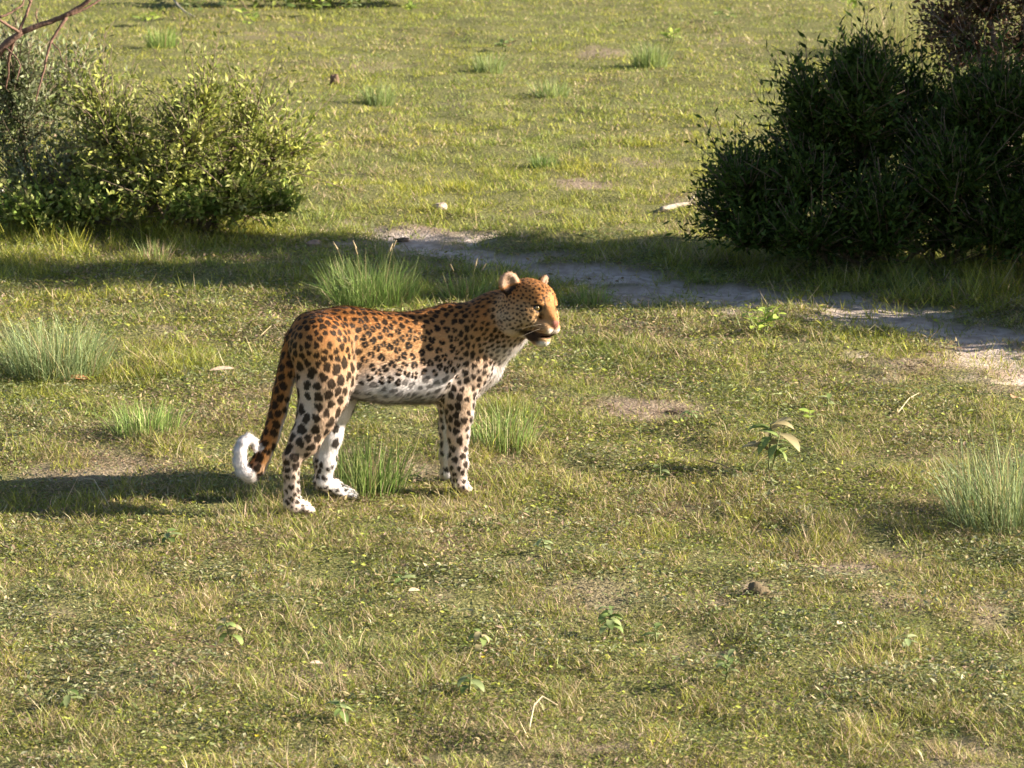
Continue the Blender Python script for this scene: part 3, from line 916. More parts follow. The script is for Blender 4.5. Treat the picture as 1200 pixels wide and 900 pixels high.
put((.03, .02, .015), spot_at(.068, .0375, .0165, .0175, .78))                     # dark rim of the eyes
put((.04, .025, .015), smooth(.0045, .002, np.abs(ah - (.024 - (hf - .078) * .35))) * smooth(.070, .076, hf) * smooth(.096, .084, hf) * smooth(-.012, 0, hu) * .85)
put((.04, .025, .015), smooth(.0035, .0015, np.abs(hu - (.012 - (.06 - hf) * .9))) * smooth(.028, .036, hf) * smooth(.062, .054, hf) * smooth(.035, .045, ah) * .8)
for sg in (1, -1):
    e = hp(-.036, .067 * sg, .058); ed = unit((HU * .86 + HS * sg * .50 - HF * .05)[None])[0]
    ef = unit((HF * .80 + HS * sg * .45 - ed * .1)[None])[0]
    isear = (GRP == 'ear') & (hs * sg > 0)
    fr = (SN @ ef); hgt = (SV - e) @ ed
    put((.44, .25, .12), isear * smooth(-.5, .1, fr) * smooth(.02, .03, hgt))
    put((.42, .28, .20), isear * smooth(.2, .7, fr) * smooth(.010, .022, hgt))
    put((.035, .02, .015), isear * smooth(.016, .004, hgt) * smooth(.0, .3, fr))
    put((.035, .022, .015), isear * smooth(-.3, -.6, fr) * smooth(.045, .035, hgt))
hw = smooth(.22, .80, np.clip(GW['head'] + GW['ear'] + GW['nose'], 0, 1) + nz1 * .3)
hw = np.where(is_head, np.maximum(hw, smooth(-.05, -.02, hf)), hw)
C = lerp(C, Ch, hw)

# ---- spots: sites thrown over the skin with a spacing that changes over the body
spacing = np.full(len(SV), .028)
rad = np.full(len(SV), .40)
spacing = np.where(GRP == 'trunk', np.where(SV[:, 2] > .52, .0250, .0275), spacing)
spacing = np.where((GRP == 'trunk') & (SV[:, 0] > P(515, 400)[0]), .0188, spacing)  # shoulder: naturally dense spots, packed closer still to deepen the shade there
spacing = np.where((GRP == 'trunk') & (SN[:, 2] > .62), .0235, spacing)
spacing = np.where(GRP == 'hind', np.where(SV[:, 2] > .50, .0235, np.where(SV[:, 2] > .26, .034, np.where(SV[:, 2] > .16, .031, .018))), spacing)
spacing = np.where(GRP == 'fore', np.where(SV[:, 2] > .36, .0225, np.where(SV[:, 2] > .10, .0255, .021)), spacing)
spacing = np.where(GRP == 'neck', .0168, spacing)
spacing = np.where(GRP == 'paw', .0145, spacing)
spacing = np.where(GRP == 'tail', .0265, spacing)
spacing = np.where(np.isin(GRP, ['head', 'ear', 'nose']), np.where(hu > .03, .0115, .0122), spacing)
cand = rng.permutation(len(SV))[:60000]
acc_p = np.zeros((6000, 3)); acc_s = np.zeros(6000); sites = []; na = 0
for i in cand:
    pt, sp = SV[i], spacing[i]
    if na:
        dd = ((acc_p[:na] - pt) ** 2).sum(1)
        if (dd < (.5 * (acc_s[:na] + sp)) ** 2 * .86).any(): continue
    acc_p[na], acc_s[na] = pt, sp; na += 1; sites.append(i)
    if na >= 6000: break
kd = kdtree.KDTree(len(SV))
for i, v in enumerate(SV): kd.insert(v, i)
kd.balance()
ks = kdtree.KDTree(len(sites))
for j, i in enumerate(sites): ks.insert(SV[i], j)
ks.balance()
own = np.zeros(len(SV), int); gap = np.zeros(len(SV))
for i, v in enumerate(SV):
    r_ = ks.find_n(v, 2)
    own[i] = r_[0][1]; gap[i] = r_[1][2] - r_[0][2]
dark = np.zeros(len(SV)); core = np.zeros(len(SV))
flank_lo, flank_hi = P(408, 400)[0], P(520, 400)[0]
for si, i in enumerate(sites):
    c0, n0, sp, gname = SV[i], SN[i], spacing[i], GRP[i]
    face = gname in ('head', 'ear', 'nose')
    if gname == 'nose' or gname == 'ear': continue
    if face:
        f_, s_, u_ = hf[i], ah[i], hu[i]
        if f_ > .055 and s_ < .03 and u_ < .035: continue           # plain nose bridge
        if f_ > .078: continue
        if u_ < -.07 and f_ > -.02: continue
    if gname == 'tail' and ((ti[i] >= 8) and (ut[i] > -.35 or ti[i] > 12 or rng.random() < .15)): continue
    if gname == 'tail' and ti[i] < 8 and white[i] > .85 and rng.random() < .8: continue
    if gname not in ('tail',) and white[i] > .8 and not leg[i] and SN[i][0] > .25: continue      # clean chest
    if white[i] > .9 and leg[i] and rng.random() < .45: continue
    hits = kd.find_range(c0, sp * .95)
    ids_ = np.array([h_[1] for h_ in hits])
    ids_ = ids_[((SN[ids_] @ n0) > .1) & (own[ids_] == si)]
    if not len(ids_): continue
    t1 = FLOW[i]; t2 = np.cross(n0, t1)
    v = SV[ids_] - c0
    a, b = v @ t1, v @ t2
    th = np.arctan2(b, a); rr = np.hypot(a, b)
    ph = rng.random(4) * 6.28
    wob = 1 + .16 * np.sin(2 * th + ph[0]) + .13 * np.sin(3 * th + ph[1]) + .08 * np.sin(5 * th + ph[2])
    flank = gname == 'trunk' and flank_lo < c0[0] < flank_hi and SN[i][2] < .62
    if flank and white[i] < .75:
        nb = rng.integers(3, 5); a0 = rng.random() * 6.28
        r0 = sp * rng.uniform(.27, .34) * wob
        val = np.zeros(len(ids_))
        for m_ in range(nb):
            am = a0 + 6.283 * m_ / nb + rng.normal(0, .25)
            if m_ > 1 and rng.random() < .2: continue
            rb = sp * rng.uniform(.20, .30)
            bx, by = math.cos(am) * sp * .29 * rng.uniform(.8, 1.2), math.sin(am) * sp * .29
            ca, sa = math.cos(am), math.sin(am)
            du, dv = (a - bx) * ca + (b - by) * sa, -(a - bx) * sa + (b - by) * ca
            dd = np.hypot(du * 1.15, dv * .88) * (1 + .15 * np.sin(3 * th + ph[m_ % 4]))
            val = np.maximum(val, smooth(rb + .0018, rb - .0018, dd))
        dark[ids_] = np.maximum(dark[ids_], val)
        core[ids_] = np.maximum(core[ids_], smooth(r0 + .002, r0 - .002, rr))
    else:
        el = rng.uniform(1.05, 1.35)
        rr2 = np.hypot(a / el ** .5, b * el ** .5)
        k = {'neck': .47, 'tail': .56, 'hind': .52, 'fore': .48, 'paw': .34, 'trunk': .45}.get(gname, .42)
        if gname == 'trunk' and SN[i][2] > .62: k = .48
        r0 = sp * k * wob * rng.uniform(.72, 1.15)
        dark[ids_] = np.maximum(dark[ids_], smooth(r0 + .0020, r0 - .0020, rr2) * (.95 if white[i] < .6 or leg[i] or gname == 'tail' else .72))
dark *= smooth(.0012, .0050, gap) * .9 + .1
core *= (1 - dark)
C = lerp(C, C * np.array((.85, .66, .48)), core * .8)
C = C * np.exp(nz1 * .35)[:, None]
SPOT = np.array((.012, .0065, .0035))
C = lerp(C, np.broadcast_to(SPOT, SV.shape) * (1 + 1.2 * (nz1[:, None] + .3)), dark)

leo = tag(empty('leopard', LO - np.array([0, 0, .003]), YAW), 'spotted leopard standing in the turf with its head turned right and tail tip curled up', 'leopard')
me = mesh_from('body', SV, SF, np.full(len(SF), 4), C)
body = link('body', me, M_COAT, leo)

# ---- fur: short strands lying along the coat
tri = np.concatenate([SF[:, [0, 1, 2]], SF[:, [0, 2, 3]]])
ta = np.linalg.norm(np.cross(SV[tri[:, 1]] - SV[tri[:, 0]], SV[tri[:, 2]] - SV[tri[:, 0]]), axis=1)
NF = 300000
pick = rng.choice(len(tri), NF, p=ta / ta.sum())
u, v = rng.random(NF), rng.random(NF)
fl = u + v > 1; u[fl], v[fl] = 1 - u[fl], 1 - v[fl]
tr_ = tri[pick]
bary = np.stack([1 - u - v, u, v], -1)
fp = (SV[tr_] * bary[..., None]).sum(1)
fn = unit((SN[tr_] * bary[..., None]).sum(1))
near = tr_[np.arange(NF), bary.argmax(1)]
fd = unit(FLOW[near] + rng.normal(0, .16, (NF, 3)))
flen = np.full(len(SV), .0078)
flen = np.where(is_tail, .0095 + .005 * smooth(7, 10, ti.astype(float)), flen)
flen = np.where((GRP == 'trunk') & (SN[:, 2] < -.4), .019, flen)
flen = np.where(GRP == 'neck', np.where(SN[:, 0] > .5, .015, .0085), flen)
flen = np.where(np.isin(GRP, ['head']), np.where(hu < -.03, .007, .0042), flen)
flen = np.where(np.isin(GRP, ['ear']), .006, flen)
flen = np.where(GRP == 'nose', .001, flen)
flen = np.where(GRP == 'paw', .005, flen)
flen = np.where(is_head & (hf > .085), .0035, flen)
Ls = flen[near] * (.6 + .7 * rng.random(NF))
lift = np.clip(rng.normal(.30, .14, NF), .08, .9)
stray = rng.random(NF) < .10
lift[stray] += .3
Ls[stray] *= 1.35
dirv = unit(fd * np.cos(lift)[:, None] + fn * np.sin(lift)[:, None])
sd = unit(np.cross(fn, dirv)) * .00085
skip = (np.sqrt((hf[near] - .072) ** 2 + (ah[near] - .0375) ** 2 + (hu[near] - .0165) ** 2) < .016)
kp = ~skip
VV = np.stack([fp + sd, fp - sd, fp + dirv * Ls[:, None]], 1)[kp].reshape(-1, 3)
nn = int(kp.sum())
fc = (C[near] * np.exp(rng.normal(0, .10, (NF, 1))))[kp]
nrm = unit(fn + rng.normal(0, .10, (NF, 3)) + dirv * .15)[kp]
fur = link('fur', mesh_from('fur', VV, np.arange(nn * 3), np.full(nn, 3), np.repeat(fc, 3, 0), np.repeat(nrm, 3, 0)), M_FUR, leo)
fur['kind'] = 'stuff'

# ---- eyes, whiskers
for sg in (1, -1):
    bm = bmesh.new(); bmesh.ops.create_uvsphere(bm, u_segments=24, v_segments=16, radius=.0118)
    EV = np.array([v.co[:] for v in bm.verts]); EF = [[v.index for v in f.verts] for f in bm.faces]; bm.free()
    look = unit((HF * .93 + HS * sg * .33)[None])[0]
    an = np.arccos(np.clip(unit(EV) @ look, -1, 1))
    ec = np.where(an[:, None] < .27, (.008, .006, .004), np.where(an[:, None] < .75, (.20, .13, .035), (.03, .02, .015)))
    link('eye', mesh_from('eye', EV, [i for f in EF for i in f], [len(f) for f in EF], ec), M_EYE, leo, hp(.0625, .0365 * sg, .0155))
    for k in (0, 2):
        p0 = hp(.100 - .008 * (k % 2), .040 * sg, -.030 - .007 * k)
        p1 = hp(.10, .085 * sg, -.036 - .010 * k); p2 = hp(.075, .128 * sg, -.058 - .016 * k)
        t = np.linspace(0, 1, 6)[:, None]
        B = Builder(); B.tube(p0 * (1 - t) ** 2 + 2 * p1 * t * (1 - t) + p2 * t ** 2, .00025, .00015, (.45, .38, .30), 3)
        B.build('whisker', M_FUR, leo)

# ------------------------------------------------------------------ shrubs
def shrub(name, cat, label, base, lobes, ntwigs, leaves_per, leaf_len, leaf_w, leaf_cols, bark=(.16, .12, .085), group=None,
          nstems=7, up=.5, shoots=0, open_=.35, stem_r=.014, twig_len=.32, lump0=.45):
    """base: world xyz; lobes: (centre, radii) in world; twigs fill the lobes' shells, leaves sit along the twigs"""
    rng = np.random.default_rng(zlib.crc32(label.encode()))
    base = np.asarray(base, float)
    o = tag(empty(name, base), label, cat, group)
    cs = np.array([l[0] for l in lobes], float) - base
    rs = np.array([np.broadcast_to(l[1], 3) for l in lobes], float)
    vol = rs.prod(1) ** (2 / 3)
    li = rng.choice(len(lobes), ntwigs, p=vol / vol.sum())
    dirs = unit(rng.normal(0, 1, (ntwigs, 3)))
    dirs[:, 2] = np.where(dirs[:, 2] < -.55, -dirs[:, 2], dirs[:, 2])
    rad = 1 - open_ * rng.random(ntwigs) ** 1.3 * 1.6
    lump = np.array([fbm(d[0:1] * 2.4 + 5 * i, d[1:2] * 2.4 + d[2] * 2, 13, 3)[0] for i, d in zip(li, dirs)])
    tips = cs[li] + dirs * rs[li] * (rad * (lump0 + (2 - 2 * lump0) * lump))[:, None]
    tips[:, 2] = np.maximum(tips[:, 2], .03)
    # main stems: one to each of a handful of inner points; twigs leave from the nearest stem
    B = Builder()
    stem_pts = []
    for k in range(nstems):
        l = k % len(lobes)
        tgt = cs[l] + unit(rng.normal(0, 1, 3)[None])[0] * rs[l] * .55
        tgt[2] = max(tgt[2], .12)
        b0 = np.array([rng.normal(0, .10) + cs[l][0] * .25, rng.normal(0, .10) + cs[l][1] * .25, -.03])
        t = np.linspace(0, 1, 9)[:, None]
        mid = (b0 + tgt) / 2 + np.array([rng.normal(0, .08), rng.normal(0, .08), .08])
        pts = b0 * (1 - t) ** 2 + 2 * mid * t * (1 - t) + tgt * t ** 2 + np.cumsum(rng.normal(0, .006, (9, 3)), 0)
        B.tube(pts, stem_r, stem_r * .35, bark, 5)
        stem_pts.append(pts[2:])
    SP = np.concatenate(stem_pts)
    # twigs
    N = ntwigs
    d2 = ((tips[:, None] - SP[None]) ** 2).sum(-1)
    root = SP[d2.argmin(1)]
    outv = tips - root
    ln = np.linalg.norm(outv, axis=1, keepdims=True)
    start = tips - outv * np.minimum(1, twig_len / np.maximum(ln, 1e-3)) * (.7 + .5 * rng.random((N, 1)))
    gd = unit(unit(tips - cs[li]) + np.array([0, 0, up]) + rng.normal(0, .35, (N, 3)))
    end = start + gd * twig_len * (.6 + .6 * rng.random((N, 1)))
    shoot_set = set()
    if shoots:
        k = rng.choice(N, shoots, replace=False); shoot_set = set(k.tolist())
        end[k] += (gd[k] + np.array([0, 0, .6])) * twig_len * (.1 + .5 * rng.random((shoots, 1)))
    for i in range(0, N):
        if i % 3 == 0 or i in shoot_set:
            B.tube([start[i], (start[i] + end[i]) / 2 + rng.normal(0, .01, 3), end[i]], .0032, .0014, bark, 3)
        if i % 9 == 0 and ln[i] > .1:
            t = np.linspace(0, 1, 5)[:, None]
            B.tube(root[i] * (1 - t) + start[i] * t + np.cumsum(rng.normal(0, .006, (5, 3)), 0), .006, .0032, bark, 4)
    B.build('branch', M_BARK, o)
    # leaves
    t = np.tile((np.arange(leaves_per) + .5) / leaves_per, N)[:, None] * 1.02
    s_, e_ = np.repeat(start, leaves_per, 0), np.repeat(end, leaves_per, 0)
    ax = unit(e_ - s_)
    p = s_ * (1 - t) + e_ * t + rng.normal(0, .006, (len(t), 3))
    rnd = unit(rng.normal(0, 1, p.shape))
    d = unit(ax * .75 + unit(np.cross(ax, rnd)) * .8 + np.array([0, 0, .12]))
    nrm = unit(np.array([0, 0, 1.]) * .6 + rng.normal(0, .6, p.shape))
    L = leaf_len * (.6 + .7 * rng.random(len(p)))
    W = leaf_w * (.7 + .6 * rng.random(len(p)))
    lc = np.asarray(leaf_cols)
    twc = rng.integers(0, len(lc), N)
    ci = np.where(rng.random(len(p)) < .7, np.repeat(twc, leaves_per), rng.integers(0, len(lc), len(p)))
    c = lc[ci] * np.exp(rng.normal(0, .2, (len(p), 1)))
    keep = p[:, 2] > .005
    FB = Builder()
    FB.leaves(p[keep], d[keep], nrm[keep], L[keep], W[keep], c[keep])
    f = FB.build('foliage', M_LEAF, o)
    f['kind'] = 'stuff'
    return o

def lobe(px, py, y, rpx, rz_px=None, ry=None):
    """a crown lobe seen at this photo pixel, standing at ground distance y"""
    s = px_size(y)
    r = rpx * s
    return (point_at(px, py, y), (r, ry if ry else r * .9, (rz_px or rpx) * s))

LB = [(.25, .29, .06), (.31, .34, .09), (.18, .22, .045), (.38, .38, .15), (.31, .32, .06)]
gb = ground_at(205, 266)
shrub('shrub', 'shrub', 'sunlit grey green shrub with loose twiggy right side, left background', gb,
      [lobe(140, 175, gb[1], 80, 72, .38), lobe(225, 172, gb[1], 78, 74, .38), lobe(290, 182, gb[1] + .05, 58, 58, .3), lobe(200, 222, gb[1] - .1, 120, 46, .4), lobe(292, 230, gb[1] - .1, 62, 34, .3), lobe(330, 185, gb[1], 26, 40, .2), lobe(90, 225, gb[1] - .1, 90, 42, .3)],
      1500, 9, .040, .015, LB, nstems=18, up=.3, shoots=300, open_=.75, lump0=.42, group='shrubs at the edge of the clearing', twig_len=.26)
gb2 = ground_at(20, 262)
shrub('shrub', 'shrub', 'pale grey green shrub at the left edge under the bare branches', gb2,
      [lobe(20, 150, gb2[1] + .25, 75, 95, .4), lobe(-60, 150, gb2[1] + .2, 80, 110, .45), lobe(65, 120, gb2[1] + .4, 50, 55, .35), lobe(30, 215, gb2[1] - .05, 80, 48, .35)],
      1250, 9, .040, .015, [(.24, .26, .15), (.30, .32, .20), (.18, .21, .09), (.14, .18, .06)], nstems=9, up=.5, shoots=160, open_=.6, lump0=.65, group='shrubs at the edge of the clearing', twig_len=.26)
gb3 = ground_at(255, 262)
shrub('low_shrub', 'undergrowth', 'low bright green leafy undergrowth at the foot of the left shrub', gb3,
      [lobe(250, 245, gb3[1] - .3, 78, 30, .25), lobe(140, 248, gb3[1] - .32, 85, 30, .25), lobe(40, 250, gb3[1] - .3, 75, 28, .25), lobe(310, 238, gb3[1] - .2, 34, 34, .2)],
      1150, 7, .036, .02, [(.21, .28, .06), (.27, .33, .08), (.15, .22, .045), (.31, .33, .11)], nstems=12, up=.7, twig_len=.14, stem_r=.005)

gt = ground_at(350, 6)
shrub('low_shrub', 'undergrowth', 'row of yellow green leafy undergrowth along the top edge left of centre', gt,
      [lobe(235, -8, gt[1], 34, 26, .25), lobe(285, -2, gt[1], 34, 22, .25), lobe(335, -4, gt[1] + .1, 34, 24, .25), lobe(390, -3, gt[1], 34, 18, .22), lobe(440, -2, gt[1], 36, 14, .22), lobe(500, -3, gt[1], 34, 12, .2)],
      420, 6, .06, .035, [(.28, .33, .06), (.36, .40, .09), (.20, .26, .05)], nstems=12, up=.6, twig_len=.16, stem_r=.006, lump0=.7)

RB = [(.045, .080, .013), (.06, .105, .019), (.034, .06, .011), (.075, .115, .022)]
gr = ground_at(1040, 302)
yr = gr[1] - .12
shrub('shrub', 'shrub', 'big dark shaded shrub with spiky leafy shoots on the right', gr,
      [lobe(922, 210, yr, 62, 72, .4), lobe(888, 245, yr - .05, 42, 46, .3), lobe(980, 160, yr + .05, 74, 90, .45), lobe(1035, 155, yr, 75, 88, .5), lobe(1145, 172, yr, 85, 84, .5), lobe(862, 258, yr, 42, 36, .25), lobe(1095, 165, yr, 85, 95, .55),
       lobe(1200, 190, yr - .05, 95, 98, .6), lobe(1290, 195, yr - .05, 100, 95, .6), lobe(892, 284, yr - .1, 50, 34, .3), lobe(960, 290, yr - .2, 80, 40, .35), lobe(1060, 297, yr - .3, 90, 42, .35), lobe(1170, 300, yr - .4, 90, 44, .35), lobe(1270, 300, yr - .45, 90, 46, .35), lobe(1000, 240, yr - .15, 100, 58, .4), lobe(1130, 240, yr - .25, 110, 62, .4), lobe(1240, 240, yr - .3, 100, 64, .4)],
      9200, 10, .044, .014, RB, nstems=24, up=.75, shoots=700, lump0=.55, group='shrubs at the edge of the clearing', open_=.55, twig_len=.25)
yb = 14.95
pb = point_at(1190, 280, yb)
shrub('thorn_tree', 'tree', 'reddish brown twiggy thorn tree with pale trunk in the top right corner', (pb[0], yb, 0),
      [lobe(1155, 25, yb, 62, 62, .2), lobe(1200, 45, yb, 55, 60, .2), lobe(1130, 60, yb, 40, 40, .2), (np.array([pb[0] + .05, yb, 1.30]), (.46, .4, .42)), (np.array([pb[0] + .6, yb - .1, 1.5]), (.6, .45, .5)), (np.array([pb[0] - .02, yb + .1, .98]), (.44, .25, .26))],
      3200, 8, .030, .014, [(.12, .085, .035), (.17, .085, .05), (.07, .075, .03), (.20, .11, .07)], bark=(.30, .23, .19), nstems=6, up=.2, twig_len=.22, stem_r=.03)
sx = 3.55
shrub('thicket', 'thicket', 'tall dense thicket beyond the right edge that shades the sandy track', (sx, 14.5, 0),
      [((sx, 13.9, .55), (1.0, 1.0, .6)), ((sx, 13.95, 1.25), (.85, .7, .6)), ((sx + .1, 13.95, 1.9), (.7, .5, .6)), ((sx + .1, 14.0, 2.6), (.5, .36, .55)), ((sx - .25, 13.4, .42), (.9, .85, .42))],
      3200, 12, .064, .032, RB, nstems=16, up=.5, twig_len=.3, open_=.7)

# undergrowth in the shade under the right shrub
gu = ground_at(1120, 318)
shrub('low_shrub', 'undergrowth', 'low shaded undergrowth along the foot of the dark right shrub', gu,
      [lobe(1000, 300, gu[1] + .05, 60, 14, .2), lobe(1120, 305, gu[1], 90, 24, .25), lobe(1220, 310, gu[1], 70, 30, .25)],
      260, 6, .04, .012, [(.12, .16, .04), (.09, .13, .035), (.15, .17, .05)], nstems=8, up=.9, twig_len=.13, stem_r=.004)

# ------------------------------------------------------------------ bare branched bush in the top left corner
def bare_branches():
    y = 15.0
    root = ground_at(-90, 285)
    o = tag(empty('bare_bush', (root[0], root[1], 0)), 'bare brown branches reaching in from the top left corner', 'bush')
    def path(px, d0=0.0, d1=0.0):
        n = len(px)
        return np.array([point_at(p[0], p[1], y + d0 + (d1 - d0) * i / (n - 1)) for i, p in enumerate(px)]) - np.array([root[0], root[1], 0])
    def branch(px, r0, r1, d0=0, d1=0, c=(.17, .10, .075)):
        P = path(px, d0, d1)
        t = np.linspace(0, len(P) - 1, (len(P) - 1) * 5 + 1)
        Q = np.stack([np.interp(t, np.arange(len(P)), P[:, k]) for k in range(3)], -1)
        Q[1:-1] = (Q[:-2] + Q[1:-1] * 2 + Q[2:]) / 4
        Q += np.cumsum(rng.normal(0, .0018, Q.shape), 0)
        B = Builder(); B.tube(Q, r0, r1, c, 6)
        return B.build('branch', M_BARK, o)
    tr = branch([(-90, 285), (-75, 200), (-50, 130), (-20, 85), (5, 55), (27, 37)], .034, .016)
    tr.name = 'trunk'
    branch([(27, 37), (55, 27), (80, 17), (103, 0), (125, -25)], .0145, .009)
    branch([(80, 18), (100, 10), (117, 0), (150, -22)], .007, .004, .0, .1)
    branch([(79, 21), (68, 38), (60, 50), (56, 72), (50, 95), (45, 118)], .0085, .004, 0, -.1)
    branch([(27, 37), (12, 48), (0, 63), (-25, 80)], .012, .011)
    branch([(22, 40), (30, 20), (37, 0), (42, -25)], .008, .005, .0, .1)
    branch([(24, 38), (10, 33), (-8, 20)], .008, .006, 0, -.1)
    branch([(16, 45), (10, 62), (8, 80), (4, 100)], .009, .004, 0, .1)
    branch([(5, 55), (18, 66), (25, 78), (22, 95)], .005, .002, 0, -.15)
    branch([(37, 4), (33, -5), (20, -18)], .006, .004)
    branch([(45, 31), (42, 16), (40, 8)], .004, .002, .0, .1)
    branch([(61, 48), (70, 58), (74, 72)], .0035, .0015, 0, -.1)
    branch([(0, 20), (12, 14), (25, 3), (30, -10)], .006, .004, .1, .2)
bare_branches()

# ------------------------------------------------------------------ small things on the ground
def stone(px, py, wpx, hpx, c, label, name='stone', cat='stone', seed=1, group=None):
    b = ground_at(px, py + hpx * .4); s = px_size(b[1])
    bm = bmesh.new(); bmesh.ops.create_icosphere(bm, subdivisions=4, radius=1.0)
    V = np.array([v.co[:] for v in bm.verts])
    n = fbm(V[:, 0] * 1.4 + 7 * seed, V[:, 1] * 1.4 + V[:, 2] * 1.9, seed, 4)
    n2 = fbm(V[:, 0] * 6 + seed, V[:, 1] * 5 + V[:, 2] * 6, seed + 3, 3)
    k = (.6 + .75 * n + .2 * (n2 - .5))[:, None]
    V = V * k * np.array([wpx * s * .55, wpx * s * .4, hpx * s * .7])
    F = np.array([[v.index for v in f.verts] for f in bm.faces]); bm.free()
    cc = np.array(c) * (.7 + .6 * n2[:, None])
    o = link(name, mesh_from(name, V, F, np.full(len(F), 3), cc), M_STONE, None, (b[0], b[1], float(gz(b[0], b[1])) + hpx * s * .12))
    return tag(o, label, cat, group)

stone(516, 243, 17, 11, (.42, .33, .28), 'pale pinkish stone in the sunlit grass beyond the track', seed=2)
stone(472, 273, 16, 5, (.10, .075, .06), 'dark flat clod on the bare earth behind the bright tussock', 'earth_clod', 'clod', 5)
stone(392, 90, 10, 16, (.17, .11, .08), 'small upright brown stump of earth in the upper left meadow', 'earth_clod', 'clod', 3)
stone(368, 284, 18, 9, (.30, .21, .16), 'brown earth lump in the shade left of the bright tussock', 'earth_clod', 'clod', 8)
stone(886, 690, 30, 18, (.13, .10, .06), 'dark crumbly dung clod in the turf, lower right of centre', 'dung', 'dung', 4)
stone(795, 484, 26, 5, (.10, .07, .05), 'thin dark clod on the right end of the bare brown patch', 'earth_clod', 'clod', 6)
stone(488, 888, 24, 10, (.14, .09, .065), 'dark clod on the bottom edge left of centre', 'earth_clod', 'clod', 9)
stone(592, 47, 14, 8, (.15, .10, .05), 'brown clod far off near the top edge', 'earth_clod', 'clod', 10)

def stick(pts_px, r0, r1, c, label, name='dead_twig', cat='twig', lift=0.0, arch=0.0, sub=()):
    P = []
    b0 = ground_at(*pts_px[0])
    for k, p in enumerate(pts_px):
        g_ = ground_at(*p); f = k / (len(pts_px) - 1)
        P.append([g_[0] - b0[0], g_[1] - b0[1], float(gz(g_[0], g_[1])) + r0 + lift + arch * 4 * f * (1 - f)])
    P = np.array(P)
    t = np.linspace(0, len(P) - 1, (len(P) - 1) * 5 + 1)
    Q = np.stack([np.interp(t, np.arange(len(P)), P[:, k]) for k in range(3)], -1)
    Q += np.cumsum(rng.normal(0, r0 * .12, Q.shape), 0)
    B = Builder(); B.tube(Q, r0, r1, c, 6)
    for i, dx, dy, dz in sub:
        q = Q[i]; B.tube([q, q + np.array([dx, dy, dz]) * .5 + .004, q + np.array([dx, dy, dz])], r0 * .5, r0 * .25, c, 4)
    o = B.build(name, M_BARK, None, (b0[0], b0[1], 0))
    return tag(o, label, cat)

stick([(775, 246), (795, 243), (815, 241), (838, 243)], .016, .009, (.36, .30, .25), 'pale dead branch lying left of the dark right shrub', 'dead_branch', 'branch', sub=((8, .05, .03, .05),))
stick([(-20, 246), (0, 241), (22, 235), (45, 230)], .014, .007, (.50, .44, .38), 'pale dead branch under the shrub at the left edge', 'dead_branch', 'branch', .05, .02)
stick([(198, -4), (207, 10), (216, 18), (228, 22)], .010, .006, (.42, .36, .30), 'curved pale dead twig at the top edge left of the far weeds', lift=.02, arch=.02)
stick([(620, 862), (626, 842), (636, 830), (655, 826)], .0022, .0012, (.48, .41, .28), 'pale dry stalk curving over the turf in the lower centre', 'dry_stalk', 'stalk', .005, .035)
stick([(1052, 488), (1066, 474), (1078, 462)], .0025, .0015, (.45, .38, .25), 'straight dry stalk lying right of the large drooping weed', 'dry_stalk', 'stalk', .015, .01)
stick([(305, 398), (320, 392), (335, 402)], .002, .001, (.40, .33, .2), 'thin dry stalk leaning by the tail of the leopard', 'dry_stalk', 'stalk', .03, .02)
stick([(95, 570), (110, 580), (128, 604)], .0025, .0012, (.40, .33, .22), 'thin dry stalk in the shadow left of the leopard', 'dry_stalk', 'stalk', .03, .02)
stick([(820, 540), (845, 552), (870, 562)], .003, .0015, (.28, .21, .14), 'brown twig lying just left of the large drooping weed', lift=.01, arch=.01)

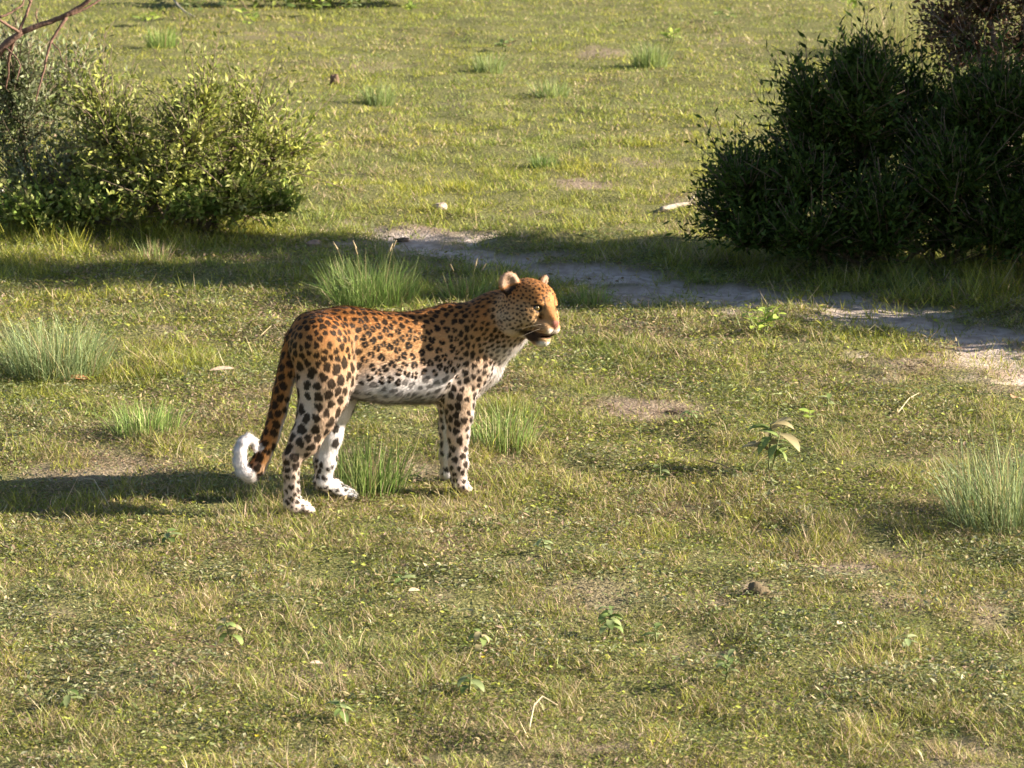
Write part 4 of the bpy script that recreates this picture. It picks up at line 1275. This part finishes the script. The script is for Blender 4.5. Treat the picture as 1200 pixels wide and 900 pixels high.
def dry_leaf(px, py, Lpx, c, label, rz=0.0, curl=.8, w=.45):
    b = ground_at(px, py); s = px_size(b[1])
    me = leaf_mesh('dry_leaf', Lpx * s, Lpx * s * w, curl, c)
    me.materials.clear(); me.materials.append(M_DRY)
    o = link('dry_leaf', me, None, None, (b[0] - Lpx * s * .4 * math.cos(rz), b[1], float(gz(b[0], b[1])) + .022))
    o.rotation_euler = (R(18), R(-14), rz)
    return tag(o, label, 'leaf', 'dry leaves lying on the turf')
dry_leaf(1136, 596, 30, (.46, .24, .14), 'orange brown fallen leaf left of the blue green tussock on the right', .2)
dry_leaf(258, 437, 30, (.46, .34, .26), 'pale fallen leaf left of the tail root of the leopard', .3, .5, .3)
dry_leaf(985, 738, 16, (.55, .42, .32), 'small whitish fallen leaf right of centre in the lower turf', 1.0)
dry_leaf(90, 442, 26, (.42, .20, .10), 'rusty fallen leaf under the blue grey tussock on the left', -.2)
dry_leaf(485, 703, 18, (.5, .38, .26), 'small tan fallen leaf in the turf below the dark tussock', .6)
dry_leaf(1190, 470, 22, (.40, .22, .13), 'brown fallen leaf above the blue green tussock on the right edge', 1.2)
dry_leaf(370, 790, 16, (.5, .38, .30), 'small pinkish fallen leaf on the thin patch, lower left of centre', .1)

def flower(px, py, label):
    b = ground_at(px, py)
    o = tag(empty('yellow_flower', (b[0], b[1], float(gz(b[0], b[1])))), label, 'flower', 'tiny yellow flowers')
    B = Builder(); B.tube([(0, 0, 0), (0.002, 0, .02), (0, 0, .04)], .001, .001, (.13, .18, .05), 3); B.build('stem', M_GRASS, o)
    for k in range(5):
        a = k * 2 * math.pi / 5
        B = Builder()
        B.leaves(np.array([[0, 0, .04]]), unit(np.array([[math.cos(a), math.sin(a), .45]])), np.array([[0, 0, 1.]]), [.009], [.007], np.array([[.75, .58, .05]]))
        B.build('petal', M_LEAF, o)
for p, lab in (((328, 337), 'yellow flower left of the bright tussock behind the leopard'), ((151, 354), 'yellow flower, left of a pair in the turf left of the tail'),
               ((194, 354), 'yellow flower, right of a pair in the turf left of the tail'), ((823, 461), 'yellow flower above the right end of the bare patch'),
               ((813, 576), 'yellow flower in the turf right of the front paws'), ((567, 788), 'yellow flower below the small weeds under the leopard'),
               ((302, 876), 'yellow flower near the bottom edge on the left'), ((587, 258), 'yellow flower in the sunlit grass beyond the track')):
    flower(*p, lab)
